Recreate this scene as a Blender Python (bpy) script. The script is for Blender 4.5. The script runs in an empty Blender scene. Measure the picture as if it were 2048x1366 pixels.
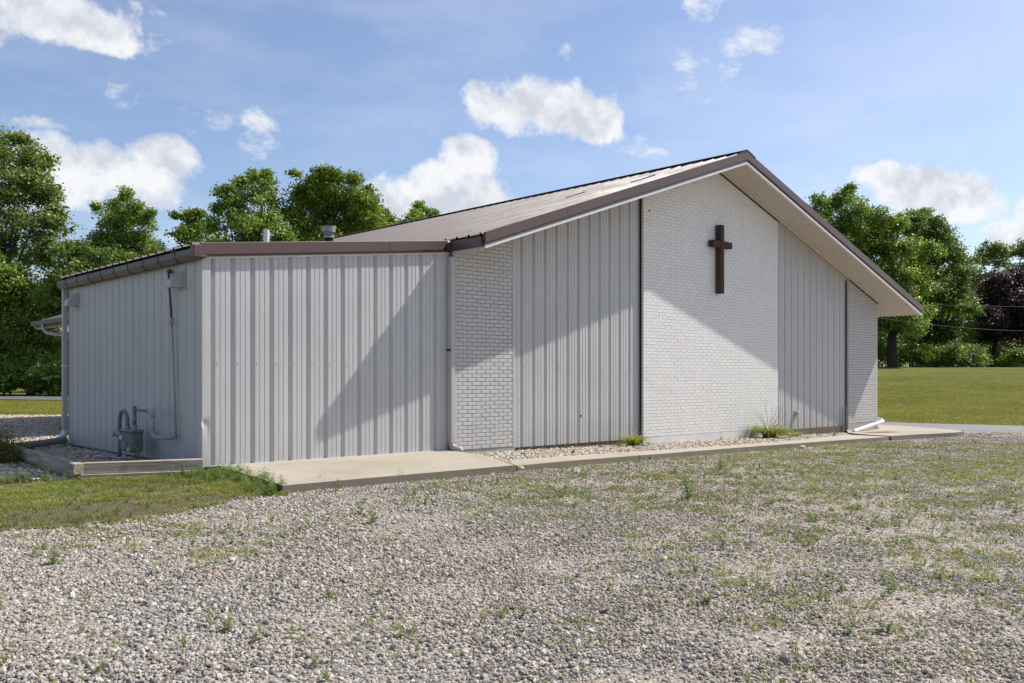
import bpy, bmesh, math, random
import numpy as np
from mathutils import Vector, Matrix, Euler

random.seed(7)
rng = np.random.default_rng(11)
S = bpy.context.scene
COL = S.collection
R = math.radians

# ------------------------------------------------------------------ camera
# world axes follow the church: +X along the gable wall, +Y into the building, Z = 0 at the slab
CAM = Vector((-9.622, -12.081, 1.25))
TH = R(42.178)
FWD = Vector((math.sin(TH), math.cos(TH), 0))
RGT = Vector((math.cos(TH), -math.sin(TH), 0))
cd = bpy.data.cameras.new('camera'); cam = bpy.data.objects.new('camera', cd); COL.objects.link(cam)
cam.location = CAM; cam.rotation_euler = (R(90), 0, -TH)
cd.sensor_width = 36; cd.lens = 32.314; cd.shift_y = 0.0335
cd.clip_start = 0.1; cd.clip_end = 4000
S.camera = cam

# ------------------------------------------------------------------ sun, sky, exposure
SUNV = Vector((2.95, -1.0, 3.53)).normalized()
SUN_EL = math.asin(SUNV.z); SUN_AZ = math.atan2(SUNV.x, SUNV.y)
sl = bpy.data.lights.new('sun', 'SUN'); sl.energy = 5.0; sl.angle = R(0.55); sl.color = (1.0, 0.945, 0.86)
so = bpy.data.objects.new('sun', sl); COL.objects.link(so)
so.rotation_euler = SUNV.to_track_quat('Z', 'Y').to_euler(); so.location = (20, -20, 40)
S.view_settings.view_transform = 'Standard'; S.view_settings.look = 'None'
S.view_settings.exposure = 0.33; S.view_settings.gamma = 1.0; S.view_settings.use_curve_mapping = False
SKY_STRENGTH = 0.115
S.cycles.max_bounces = 6; S.cycles.diffuse_bounces = 3; S.cycles.glossy_bounces = 2; S.cycles.transmission_bounces = 3; S.cycles.transparent_max_bounces = 4

world = bpy.data.worlds.new('World'); S.world = world; world.use_nodes = True

class NT:
    """small helper to write node trees"""
    def __init__(s, nt): s.nt = nt
    def n(s, typ, **kw):
        nd = s.nt.nodes.new(typ)
        for k, v in kw.items():
            if k.startswith('i_'): s.inp(nd, k[2:], v)
            elif k.startswith('i') and k[1:].isdigit(): s.inp(nd, int(k[1:]), v)
            else: setattr(nd, k, v)
        return nd
    def inp(s, nd, key, v):
        if isinstance(key, str): key = key.replace('_', ' ')
        sock = nd.inputs[key]
        if isinstance(v, bpy.types.NodeSocket): s.nt.links.new(v, sock)
        else: sock.default_value = v
    def m(s, op, a, b=0.0, c=None, clamp=False):
        nd = s.nt.nodes.new('ShaderNodeMath'); nd.operation = op; nd.use_clamp = clamp
        s.inp(nd, 0, a); s.inp(nd, 1, b)
        if c is not None: s.inp(nd, 2, c)
        return nd.outputs[0]
    def v(s, op, a, b=(0, 0, 0)):
        nd = s.nt.nodes.new('ShaderNodeVectorMath'); nd.operation = op
        s.inp(nd, 0, a); s.inp(nd, 1, b)
        return nd.outputs['Value'] if op in ('DOT_PRODUCT', 'LENGTH', 'DISTANCE') else nd.outputs[0]
    def mr(s, x, a, b, c=0.0, d=1.0, smooth=False):
        nd = s.nt.nodes.new('ShaderNodeMapRange'); nd.clamp = True
        if smooth: nd.interpolation_type = 'SMOOTHSTEP'
        for k, val in zip((0, 1, 2, 3, 4), (x, a, b, c, d)): s.inp(nd, k, val)
        return nd.outputs[0]
    def mix(s, f, a, b, blend='MIX'):
        nd = s.nt.nodes.new('ShaderNodeMix'); nd.data_type = 'RGBA'; nd.blend_type = blend
        s.inp(nd, 0, f)
        for k, val in ((6, a), (7, b)):
            if isinstance(val, (tuple, list)) and len(val) == 3: val = (*val, 1)
            s.inp(nd, k, val)
        return nd.outputs[2]
    def noise(s, vec, scale, detail=4, rough=0.55, dist=0.0):
        nd = s.n('ShaderNodeTexNoise'); s.inp(nd, 'Vector', vec); s.inp(nd, 'Scale', scale)
        s.inp(nd, 'Detail', detail); s.inp(nd, 'Roughness', rough); s.inp(nd, 'Distortion', dist)
        return nd.outputs[0]
    def ramp(s, f, stops):
        nd = s.nt.nodes.new('ShaderNodeValToRGB'); s.inp(nd, 0, f)
        e = nd.color_ramp.elements
        while len(e) > 1: e.remove(e[-1])
        e[0].position = stops[0][0]; e[0].color = (*stops[0][1], 1)
        for p, c in stops[1:]:
            q = e.new(p); q.color = (*c, 1)
        return nd.outputs[0]

def aim(u, v):
    """direction (azimuth, elevation) of a point of the sky as seen on the 2048 px photograph"""
    d = FWD * 1838.3 + RGT * (u - 1024) + Vector((0, 0, 751.6 - v))
    return math.atan2(d.x, d.y), math.asin(d.normalized().z)

def build_world():
    nt = world.node_tree; nt.nodes.clear(); t = NT(nt)
    out = t.n('ShaderNodeOutputWorld'); bg = t.n('ShaderNodeBackground')
    sky = t.n('ShaderNodeTexSky'); sky.sky_type = 'NISHITA'; sky.sun_disc = False
    sky.sun_elevation = SUN_EL; sky.sun_rotation = SUN_AZ
    sky.altitude = 250; sky.air_density = 1.0; sky.dust_density = 1.3; sky.ozone_density = 2.2
    tc = t.n('ShaderNodeTexCoord'); D = tc.outputs['Generated']
    sp = t.n('ShaderNodeSeparateXYZ'); t.inp(sp, 0, D)
    az = t.m('ARCTAN2', sp.outputs[0], sp.outputs[1]); el = t.m('ARCSINE', sp.outputs[2])
    cb = t.n('ShaderNodeCombineXYZ'); t.inp(cb, 0, az); t.inp(cb, 1, el); P = cb.outputs[0]
    # warp so that the outlines billow
    w1 = t.n('ShaderNodeTexNoise'); t.inp(w1, 'Vector', D); t.inp(w1, 'Scale', 9.0); t.inp(w1, 'Detail', 6.0); t.inp(w1, 'Roughness', 0.6)
    wv = t.v('MULTIPLY', t.v('SUBTRACT', w1.outputs['Color'], (0.5, 0.5, 0.5)), (0.075, 0.06, 0.0))
    P2 = t.v('ADD', P, wv)
    blobs = [  # u, v, ru, rv, density
        (40, 20, 130, 62, 1), (170, 40, 110, 50, 1), (-90, 20, 130, 80, 1), (225, 75, 60, 30, .7), (320, 85, 45, 20, .45), (290, 20, 50, 30, .4),
        (80, 300, 80, 62, 1), (190, 345, 115, 62, 1), (330, 325, 62, 45, .85), (300, 385, 85, 48, 1), (110, 375, 90, 42, .9), (70, 243, 75, 14, .6), (335, 470, 40, 30, .45),
        (270, 190, 50, 34, .42), (390, 245, 55, 30, .42), (515, 255, 48, 42, .62),
        (965, 205, 55, 48, .9), (1030, 205, 85, 62, 1), (1125, 225, 90, 58, 1), (1195, 235, 60, 45, .85), (1270, 282, 60, 18, .55), (1240, 210, 40, 20, .5),
        (935, 315, 62, 50, 1), (880, 365, 75, 55, 1), (960, 385, 60, 48, .95), (800, 375, 60, 34, .9), (840, 420, 110, 30, .8),
        (1410, 15, 36, 34, .5), (1495, 90, 62, 30, .55), (1395, 108, 34, 30, .5), (1450, 140, 22, 24, .45), (1390, 155, 20, 22, .45), (1310, 292, 44, 16, .5), (1132, 112, 16, 16, .4), (1460, 2, 60, 10, .45), (1408, 190, 20, 12, .35),
        (1765, 362, 62, 32, .8), (1850, 385, 112, 56, 1), (1930, 390, 75, 52, 1), (1992, 405, 40, 30, .6), (1890, 430, 120, 30, .8),
        (2020, 465, 75, 34, .9), (2075, 430, 65, 55, 1), (1890, 455, 30, 25, .5)]
    items = []
    for (u, v, ru, rv, dn) in blobs:
        a, e = aim(u, v); a2, _ = aim(u + ru, v); _, e2 = aim(u, v - rv)
        items.append((a, e, abs(a2 - a) * 1.22, abs(e2 - e) * 1.2, dn))
    rr = random.Random(5)
    for k in range(9):                                   # the same kind of clouds all the way round
        a = R(95 + k * 29 + rr.uniform(-5, 5)); a = (a + math.pi) % (2 * math.pi) - math.pi
        e = R(rr.uniform(8, 32)); w = R(rr.uniform(3, 6))
        items.append((a, e, w * 1.3, w * .5, .95))
    def field(PP, sel):
        acc = None
        for (a, e, ra, re, dn) in [q for q in items if sel(q[4])]:
            dn = 1.0 if dn > .66 else dn
            q = t.v('MULTIPLY', t.v('SUBTRACT', PP, (a, e, 0)), (1 / ra, 1 / re, 0))
            d2 = t.v('DOT_PRODUCT', q, q)
            val = t.m('MULTIPLY_ADD', d2, -dn, dn)
            acc = val if acc is None else t.m('MAXIMUM', acc, val)
        return acc
    f = field(P2, lambda q: q > .66); fw = field(P2, lambda q: q <= .66)
    fb = t.noise(D, 19.0, 10, 0.64)
    nz = t.m('SUBTRACT', fb, 0.50)
    dens = t.m('ADD', f, t.m('MULTIPLY', nz, 2.6))
    main = t.m('MULTIPLY', t.mr(dens, 0.02, 0.72, 0, 1, True), t.mr(f, -0.55, -0.05, 0, 1))
    st = t.noise(t.v('MULTIPLY', t.v('ADD', D, wv), (22, 22, 40)), 1.0, 8, 0.68)
    wisp = t.m('MULTIPLY', t.mr(t.m('ADD', fw, t.m('MULTIPLY', t.m('SUBTRACT', st, .5), 3.6)), -0.05, 1.15, 0, .85, True), t.mr(fw, -0.3, 0.3, 0, 1))
    alpha = t.m('MAXIMUM', main, wisp)
    # shade: thick, low parts are greyer
    fb2 = t.noise(t.v('ADD', D, (0, 0, 0.020)), 17.0, 7, 0.6)
    core = t.mr(t.m('ADD', t.m('SUBTRACT', fb2, t.noise(D, 17.0, 7, 0.6)), t.m('MULTIPLY', dens, 0.035)), -0.05, 0.15, 0, 1)
    ccol = t.mix(core, (0.76, 0.765, 0.785), (0.52, 0.555, 0.62))
    skyc = t.mix(1.0, sky.outputs[0], (1.04, 1.02, 1.08), 'MULTIPLY')
    sk = t.n('ShaderNodeVectorMath', operation='SCALE'); t.inp(sk, 0, skyc); t.inp(sk, 'Scale', SKY_STRENGTH)
    # distance haze in front of low clouds
    veil = t.noise(t.v('ADD', t.v('MULTIPLY', D, (4, 4, 13)), wv), 1.0, 6, 0.6)
    alpha = t.m('MAXIMUM', t.m('MULTIPLY', alpha, 0.96), t.mr(veil, .42, .80, 0.02, .30))
    final = t.mix(alpha, sk.outputs[0], ccol)
    t.inp(bg, 'Color', final); t.inp(bg, 'Strength', 1.0)
    nt.links.new(bg.outputs[0], out.inputs[0])
build_world()
world.cycles.sampling_method = 'MANUAL'; world.cycles.sample_map_resolution = 512

# ------------------------------------------------------------------ materials
MATS = {}
def mat(name):
    m = bpy.data.materials.new(name); m.use_nodes = True; nt = m.node_tree; t = NT(nt)
    b = nt.nodes['Principled BSDF']; MATS[name] = m
    return m, t, b
def wpos(t): return t.n('ShaderNodeNewGeometry').outputs['Position']
def bump(t, b, h, strength=0.4, dist=0.01):
    bn = t.n('ShaderNodeBump'); t.inp(bn, 'Height', h); t.inp(bn, 'Strength', strength); t.inp(bn, 'Distance', dist)
    t.inp(b, 'Normal', bn.outputs[0])

def paint(name, c, rough=0.45, var=0.10, spec=0.4, dirt=(0.30, 0.26, 0.20), dirtamt=0.25, dirt_z=0.35, streak=True, metal=0.0, bscale=0.0):
    m, t, b = mat(name); P = wpos(t)
    big = t.noise(P, 0.9, 5, 0.6)
    st = t.noise(t.v('MULTIPLY', P, (14, 14, 0.7)), 1.0, 4, 0.6)
    fine = t.noise(P, 60, 3, 0.6)
    k = t.m('ADD', t.m('MULTIPLY', big, var), t.m('MULTIPLY', st if streak else fine, var * 0.8))
    dark = tuple(x * (1 - var * 1.6) for x in c); lite = tuple(min(1, x * (1 + var * 0.5)) for x in c)
    col = t.mix(t.mr(k, var * 0.55, var * 1.25), dark, lite)
    sp = t.n('ShaderNodeSeparateXYZ'); t.inp(sp, 0, P)
    low = t.mr(t.m('ADD', sp.outputs[2], t.m('MULTIPLY', st, -0.3)), -0.2, dirt_z, 1, 0)
    spot = t.mr(t.noise(P, 7, 6, 0.7), 0.58, 0.75)
    col = t.mix(t.m('MULTIPLY', t.m('ADD', low, t.m('MULTIPLY', spot, 0.25)), dirtamt), col, dirt)
    t.inp(b, 'Base Color', col); t.inp(b, 'Roughness', t.mr(big, 0.3, 0.7, rough - 0.06, rough + 0.1))
    t.inp(b, 'Specular IOR Level', spec); t.inp(b, 'Metallic', metal)
    bump(t, b, t.m('ADD', t.m('MULTIPLY', big, 1.0), t.m('MULTIPLY', fine, bscale)), 0.15, 0.01)
    return m
paint('siding', (0.505, 0.502, 0.497), 0.42, 0.085, 0.45, (0.34, 0.31, 0.27), 0.26)
paint('white_trim', (0.66, 0.655, 0.645), 0.45, 0.05, 0.4, (0.35, 0.32, 0.28), 0.15)
paint('brown_trim', (0.106, 0.063, 0.055), 0.38, 0.10, 0.5, (0.13, 0.10, 0.08), 0.12)
paint('roof_metal', (0.128, 0.094, 0.088), 0.52, 0.12, 0.45, (0.19, 0.165, 0.155), 0.2, dirt_z=-5)
def rib_shading():       # rib shading put into the colour: dark foot and near flank, lighter tops
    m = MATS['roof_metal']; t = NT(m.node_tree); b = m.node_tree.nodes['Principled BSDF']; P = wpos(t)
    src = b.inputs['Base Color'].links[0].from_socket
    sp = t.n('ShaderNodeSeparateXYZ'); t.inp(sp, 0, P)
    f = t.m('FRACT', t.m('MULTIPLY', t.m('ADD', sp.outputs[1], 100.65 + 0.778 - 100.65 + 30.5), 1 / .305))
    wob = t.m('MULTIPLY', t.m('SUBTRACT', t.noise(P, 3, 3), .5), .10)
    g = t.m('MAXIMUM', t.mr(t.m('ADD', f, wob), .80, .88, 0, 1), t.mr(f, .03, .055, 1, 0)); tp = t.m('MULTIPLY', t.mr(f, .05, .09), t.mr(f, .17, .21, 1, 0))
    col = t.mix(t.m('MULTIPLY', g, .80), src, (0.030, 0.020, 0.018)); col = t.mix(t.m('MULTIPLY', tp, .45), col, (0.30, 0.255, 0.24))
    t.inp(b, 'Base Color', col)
rib_shading()
paint('soffit', (0.50, 0.455, 0.40), 0.55, 0.05, 0.3, (0.3, 0.25, 0.2), 0.1)
paint('dark_gap', (0.025, 0.02, 0.018), 0.8, 0.1, 0.2)
paint('gutter_brown', (0.105, 0.082, 0.078), 0.42, 0.12, 0.5, (0.2, 0.16, 0.12), 0.2)
paint('downspout', (0.47, 0.45, 0.44), 0.45, 0.08, 0.4, (0.25, 0.2, 0.16), 0.35)
paint('white_pipe', (0.74, 0.74, 0.74), 0.35, 0.05, 0.5, (0.4, 0.36, 0.3), 0.15)
paint('meter_paint', (0.16, 0.20, 0.22), 0.5, 0.15, 0.4, (0.12, 0.09, 0.06), 0.35)
paint('pipe_paint', (0.36, 0.35, 0.34), 0.5, 0.15, 0.4, (0.16, 0.09, 0.05), 0.4)
paint('steel_dull', (0.30, 0.31, 0.32), 0.45, 0.15, 0.5, (0.2, 0.15, 0.1), 0.2, metal=0.4)
paint('foundation', (0.44, 0.44, 0.43), 0.85, 0.15, 0.2, (0.30, 0.27, 0.21), 0.35, dirt_z=0.1)
paint('foundation_white', (0.76, 0.76, 0.745), 0.8, 0.12, 0.2, (0.40, 0.37, 0.32), 0.18, dirt_z=-0.02)
paint('sill_concrete', (0.235, 0.20, 0.145), 0.9, 0.35, 0.2, (0.10, 0.085, 0.05), 0.5, dirt_z=0.2)
paint('mark_yellow', (0.58, 0.47, 0.16), 0.7, 0.35, 0.3, (0.42, 0.38, 0.30), 0.6, streak=False)
paint('rust', (0.13, 0.085, 0.065), 0.8, 0.3, 0.2)
paint('bark', (0.060, 0.048, 0.038), 0.9, 0.35, 0.15, (0.05, 0.05, 0.03), 0.3)
paint('wire', (0.10, 0.10, 0.10), 0.5, 0.1, 0.5)

def brick_mat(name, c, tint):
    m, t, b = mat(name); P = wpos(t)
    oi = t.n('ShaderNodeObjectInfo')
    cell = t.n('ShaderNodeTexWhiteNoise'); cell.noise_dimensions = '3D'
    q = t.v('FLOOR', t.v('MULTIPLY', P, (1 / .2032, 1.0, 1 / .0677))); t.inp(cell, 0, q)
    n1 = t.noise(P, 1.3, 5, 0.6); n2 = t.noise(P, 45, 4, 0.6); st = t.noise(t.v('MULTIPLY', P, (9, 9, .8)), 1.0, 4)
    f = t.m('ADD', t.m('MULTIPLY', cell.outputs[0], 0.35), t.m('ADD', t.m('MULTIPLY', n1, 0.4), t.m('MULTIPLY', st, 0.35)))
    col = t.mix(t.mr(f, 0.25, 0.85), tint, c)
    col = t.mix(t.mr(n2, 0.62, 0.8, 0, .35), col, tuple(x * .72 for x in c))
    t.inp(b, 'Base Color', col); t.inp(b, 'Roughness', 0.62); t.inp(b, 'Specular IOR Level', 0.3)
    bump(t, b, t.m('ADD', n2, t.noise(P, 14, 3)), 0.5, 0.004)
brick_mat('brick_paint', (0.54, 0.53, 0.51), (0.47, 0.46, 0.44))
brick_mat('brick_white', (0.80, 0.785, 0.75), (0.73, 0.715, 0.68))
paint('mortar_grey', (0.30, 0.295, 0.285), 0.9, 0.12, 0.1, (0.2, 0.18, 0.15), 0.1)
paint('mortar_mid', (0.27, 0.26, 0.25), 0.9, 0.12, 0.1, (0.2, 0.18, 0.15), 0.1)
paint('mortar_white', (0.60, 0.59, 0.57), 0.9, 0.10, 0.1, (0.4, 0.36, 0.30), 0.1)

def wood(name, c1, c2, axis=0, sc=6):
    m, t, b = mat(name)
    tc = t.n('ShaderNodeTexCoord'); P = tc.outputs['Object']
    s = [38, 38, 38]; s[axis] = 1.6
    g = t.noise(t.v('MULTIPLY', P, tuple(s)), 1.0, 6, 0.65, 0.4)
    kn = t.noise(P, 3.2, 3, 0.5); oi = t.n('ShaderNodeObjectInfo')
    col = t.ramp(g, [(0.25, tuple(x * .35 for x in c1)), (0.42, c1), (0.62, c2), (0.8, tuple(min(1, x * 1.15) for x in c2))])
    col = t.mix(t.mr(kn, 0.66, 0.76, 0, .6), col, tuple(x * .5 for x in c1))
    t.inp(b, 'Base Color', col); t.inp(b, 'Roughness', 0.8); t.inp(b, 'Specular IOR Level', 0.2)
    bump(t, b, g, 0.9, 0.006)
wood('timber', (0.29, 0.235, 0.185), (0.50, 0.42, 0.34), 0)
wood('cross_wood', (0.045, 0.028, 0.020), (0.085, 0.055, 0.042), 2)

def concrete():
    m, t, b = mat('concrete'); P = wpos(t)
    a = t.noise(P, 0.55, 6, 0.65, 0.6); c = t.noise(P, 5, 6, 0.7); f = t.noise(P, 90, 3, 0.6)
    brush = t.noise(t.v('MULTIPLY', P, (1.2, 30, 1)), 1.0, 4, 0.6)
    col = t.ramp(a, [(0.3, (0.30, 0.265, 0.205)), (0.5, (0.39, 0.345, 0.275)), (0.7, (0.44, 0.40, 0.325))])
    col = t.mix(t.m('MULTIPLY', t.mr(c, 0.5, 0.8), 0.45), col, (0.25, 0.215, 0.165))
    col = t.mix(t.m('MULTIPLY', t.mr(brush, 0.45, 0.7), 0.18), col, (0.52, 0.47, 0.39))
    col = t.mix(t.m('MULTIPLY', f, 0.25), col, (0.30, 0.27, 0.22))
    sp = t.n('ShaderNodeSeparateXYZ'); t.inp(sp, 0, P)
    # rust stain on the far pad: a patch with its own outline
    q = t.v('MULTIPLY', t.v('SUBTRACT', P, (12.9, -1.1, 0)), (1 / 1.1, 1 / .42, 0)); d = t.m('ADD', t.v('DOT_PRODUCT', q, q), t.m('MULTIPLY', c, 0.8))
    col = t.mix(t.mr(d, 1.05, 0.65, 0, .75), col, (0.10, 0.055, 0.045))
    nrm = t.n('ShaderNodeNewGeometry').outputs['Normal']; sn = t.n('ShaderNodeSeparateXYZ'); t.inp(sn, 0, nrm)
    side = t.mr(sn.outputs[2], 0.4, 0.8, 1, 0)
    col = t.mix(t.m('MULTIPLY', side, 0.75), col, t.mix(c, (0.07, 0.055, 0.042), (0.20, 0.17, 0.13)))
    t.inp(b, 'Base Color', col); t.inp(b, 'Roughness', 0.88); t.inp(b, 'Specular IOR Level', 0.2)
    bump(t, b, t.m('ADD', f, t.m('MULTIPLY', c, 2)), 0.35, 0.005)
concrete()

def ground_mats():
    # gravel lot base: fine grit and small stones, weedy patches
    m, t, b = mat('gravel_base'); P = wpos(t)
    vo = t.n('ShaderNodeTexVoronoi'); t.inp(vo, 'Vector', P); t.inp(vo, 'Scale', 42.0)
    v2 = t.n('ShaderNodeTexVoronoi'); t.inp(v2, 'Vector', P); t.inp(v2, 'Scale', 95.0)
    sc = t.n('ShaderNodeSeparateColor'); t.inp(sc, 0, vo.outputs['Color'])
    big = t.noise(P, 0.35, 5, 0.6); mid = t.noise(P, 2.4, 6, 0.65)
    col = t.ramp(sc.outputs[0], [(0.0, (0.17, 0.15, 0.13)), (0.35, (0.30, 0.265, 0.225)), (0.7, (0.43, 0.385, 0.33)), (1.0, (0.57, 0.52, 0.46))])
    soil = t.mix(mid, (0.21, 0.165, 0.12), (0.36, 0.30, 0.23))
    crack = t.mr(vo.outputs['Distance'], 0.35, 0.75)
    col = t.mix(t.m('MULTIPLY', crack, 0.7), col, soil)
    col = t.mix(t.mr(t.m('ADD', mid, t.m('MULTIPLY', big, .5)), 0.80, 1.0, 0, .7), col, soil)
    t.inp(b, 'Base Color', col); t.inp(b, 'Roughness', 0.95); t.inp(b, 'Specular IOR Level', 0.1)
    bump(t, b, t.m('SUBTRACT', 1.0, vo.outputs['Distance']), 0.9, 0.02)
    # turf under the scattered blades
    m, t, b = mat('turf'); P = wpos(t)
    n1 = t.noise(P, 0.16, 5, 0.6); n2 = t.noise(t.v('MULTIPLY', P, (1, 1, 1)), 1.6, 6, 0.7); n3 = t.noise(P, 26, 4, 0.7)
    band = t.noise(t.v('MULTIPLY', P, (0.30, 0.09, 0)), 1.0, 4, 0.55)
    col = t.ramp(t.m('ADD', t.m('MULTIPLY', n1, .5), t.m('MULTIPLY', band, .5)), [(0.34, (0.100, 0.118, 0.020)), (0.46, (0.160, 0.168, 0.030)), (0.55, (0.215, 0.205, 0.042)), (0.66, (0.280, 0.225, 0.075))])
    col = t.mix(t.mr(n2, 0.35, 0.75, 0, .55), col, (0.20, 0.185, 0.045))
    n4 = t.noise(t.v('MULTIPLY', P, (1, 1, 0)), 0.55, 5, 0.65, 0.5); col = t.mix(t.mr(n4, 0.40, 0.62, .35, 0), col, (0.075, 0.095, 0.018))
    col = t.mix(t.mr(n3, 0.40, 0.72, .55, 0), col, (0.060, 0.075, 0.018))
    t.inp(b, 'Base Color', col); t.inp(b, 'Roughness', 0.95); t.inp(b, 'Specular IOR Level', 0.1)
    bump(t, b, t.m('ADD', n3, t.m('MULTIPLY', n2, 2)), 1.0, 0.05)
    m, t, b = mat('weedy_soil'); P = wpos(t)
    n2 = t.noise(P, 3.0, 6, 0.7); n3 = t.noise(P, 40, 4, 0.7)
    col = t.ramp(n2, [(0.3, (0.075, 0.085, 0.024)), (0.5, (0.135, 0.120, 0.050)), (0.7, (0.24, 0.185, 0.105))])
    col = t.mix(t.mr(n3, 0.45, 0.7, .5, 0), col, (0.04, 0.035, 0.018))
    t.inp(b, 'Base Color', col); t.inp(b, 'Roughness', 0.95); bump(t, b, n3, 0.9, 0.03)
    m, t, b = mat('asphalt'); P = wpos(t)
    n2 = t.noise(P, 0.7, 6, 0.7); n3 = t.noise(P, 60, 3, 0.7)
    col = t.mix(n2, (0.16, 0.155, 0.15), (0.27, 0.265, 0.26)); col = t.mix(t.m('MULTIPLY', n3, .4), col, (0.12, 0.12, 0.12))
    t.inp(b, 'Base Color', col); t.inp(b, 'Roughness', 0.9); bump(t, b, n3, 0.4, 0.01)
    m, t, b = mat('road_asphalt'); P = wpos(t)
    n2 = t.noise(P, 0.5, 6, 0.7); t.inp(b, 'Base Color', t.mix(n2, (0.085, 0.082, 0.08), (0.13, 0.128, 0.125))); t.inp(b, 'Roughness', 0.9)
    m, t, b = mat('bed_soil'); P = wpos(t)
    n2 = t.noise(P, 5, 6, 0.7); col = t.mix(n2, (0.10, 0.08, 0.06), (0.25, 0.21, 0.16))
    t.inp(b, 'Base Color', col); t.inp(b, 'Roughness', 0.95)
ground_mats()

def stone_mat(name, stops, tint_scale=0.35, warm=(1.03, 1.0, 0.935), cool=(0.95, 0.985, 1.0)):
    m, t, b = mat(name); oi = t.n('ShaderNodeObjectInfo'); P = wpos(t)
    col = t.ramp(oi.outputs['Random'], stops)
    big = t.noise(P, tint_scale, 4, 0.6)
    col = t.mix(1.0, col, t.mix(t.mr(big, .35, .65), warm, cool), 'MULTIPLY')
    f = t.noise(P, 120, 3, 0.6)
    col = t.mix(t.mr(f, 0.45, 0.75, 0, .35), col, tuple(x * .55 for x in stops[len(stops) // 2][1]))
    t.inp(b, 'Base Color', col); t.inp(b, 'Roughness', 0.85); t.inp(b, 'Specular IOR Level', 0.25)
stone_mat('stone_grey', [(0, (0.16, 0.155, 0.155)), (.14, (0.21, 0.19, 0.17)), (.38, (0.34, 0.30, 0.26)), (.66, (0.43, 0.385, 0.33)), (.88, (0.54, 0.485, 0.42)), (.93, (0.38, 0.26, 0.18)), (1, (0.70, 0.66, 0.60))])
stone_mat('stone_cream', [(0, (0.20, 0.165, 0.13)), (.15, (0.36, 0.29, 0.21)), (.4, (0.52, 0.44, 0.34)), (.7, (0.64, 0.58, 0.49)), (.9, (0.40, 0.27, 0.18)), (1, (0.78, 0.74, 0.68))])

def leaf_mat(name, dark, mid, lite, trans=0.35, attr=True, gloss=0.35, hue=None):
    m = bpy.data.materials.new(name); m.use_nodes = True; nt = m.node_tree; nt.nodes.clear(); t = NT(nt); MATS[name] = m
    if attr:
        a = t.n('ShaderNodeAttribute'); a.attribute_name = 'tint'; f = a.outputs['Fac']
    else:
        f = t.n('ShaderNodeObjectInfo').outputs['Random']
    P = wpos(t)
    f = t.m('ADD', t.m('MULTIPLY', f, .75 if attr else .45), t.m('MULTIPLY', t.mr(t.noise(P, 0.7 if attr else .35, 4), .3, .7), .25 if attr else .55))
    col = t.ramp(f, [(0.1, dark), (0.5, mid), (0.9, lite)])
    b = t.n('ShaderNodeBsdfPrincipled'); t.inp(b, 'Base Color', col); t.inp(b, 'Roughness', gloss + .1); t.inp(b, 'Specular IOR Level', 0.35)
    tr = t.n('ShaderNodeBsdfTranslucent'); t.inp(tr, 0, t.mix(1.0, col, (1.25, 1.35, 0.55), 'MULTIPLY'))
    ms = t.n('ShaderNodeMixShader'); t.inp(ms, 0, trans); nt.links.new(b.outputs[0], ms.inputs[1]); nt.links.new(tr.outputs[0], ms.inputs[2])
    out = t.n('ShaderNodeOutputMaterial'); nt.links.new(ms.outputs[0], out.inputs[0])
leaf_mat('leaf_green', (0.071, 0.117, 0.025), (0.183, 0.269, 0.054), (0.340, 0.404, 0.085))
leaf_mat('leaf_oak', (0.060, 0.094, 0.028), (0.157, 0.209, 0.064), (0.296, 0.331, 0.113))
leaf_mat('leaf_bright', (0.081, 0.128, 0.016), (0.162, 0.233, 0.034), (0.257, 0.310, 0.054))
leaf_mat('leaf_deep', (0.056, 0.094, 0.025), (0.137, 0.212, 0.047), (0.281, 0.331, 0.083))
leaf_mat('leaf_purple', (0.017, 0.012, 0.016), (0.049, 0.027, 0.036), (0.109, 0.055, 0.055), 0.25)
leaf_mat('grass_blade', (0.112, 0.144, 0.025), (0.203, 0.244, 0.043), (0.354, 0.325, 0.094), 0.3, False)
leaf_mat('lawn_blade', (0.188, 0.192, 0.026), (0.279, 0.270, 0.041), (0.389, 0.324, 0.074), 0.25, False)
leaf_mat('weed_leaf', (0.109, 0.163, 0.042), (0.177, 0.240, 0.060), (0.259, 0.299, 0.091), 0.3, False)
leaf_mat('dry_blade', (0.22, 0.165, 0.085), (0.34, 0.265, 0.145), (0.46, 0.39, 0.24), 0.25, False)
leaf_mat('lily_leaf', (0.136, 0.182, 0.028), (0.272, 0.304, 0.051), (0.499, 0.446, 0.101), 0.35)
leaf_mat('cedar', (0.070, 0.084, 0.008), (0.133, 0.147, 0.014), (0.210, 0.210, 0.025), 0.2)

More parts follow.
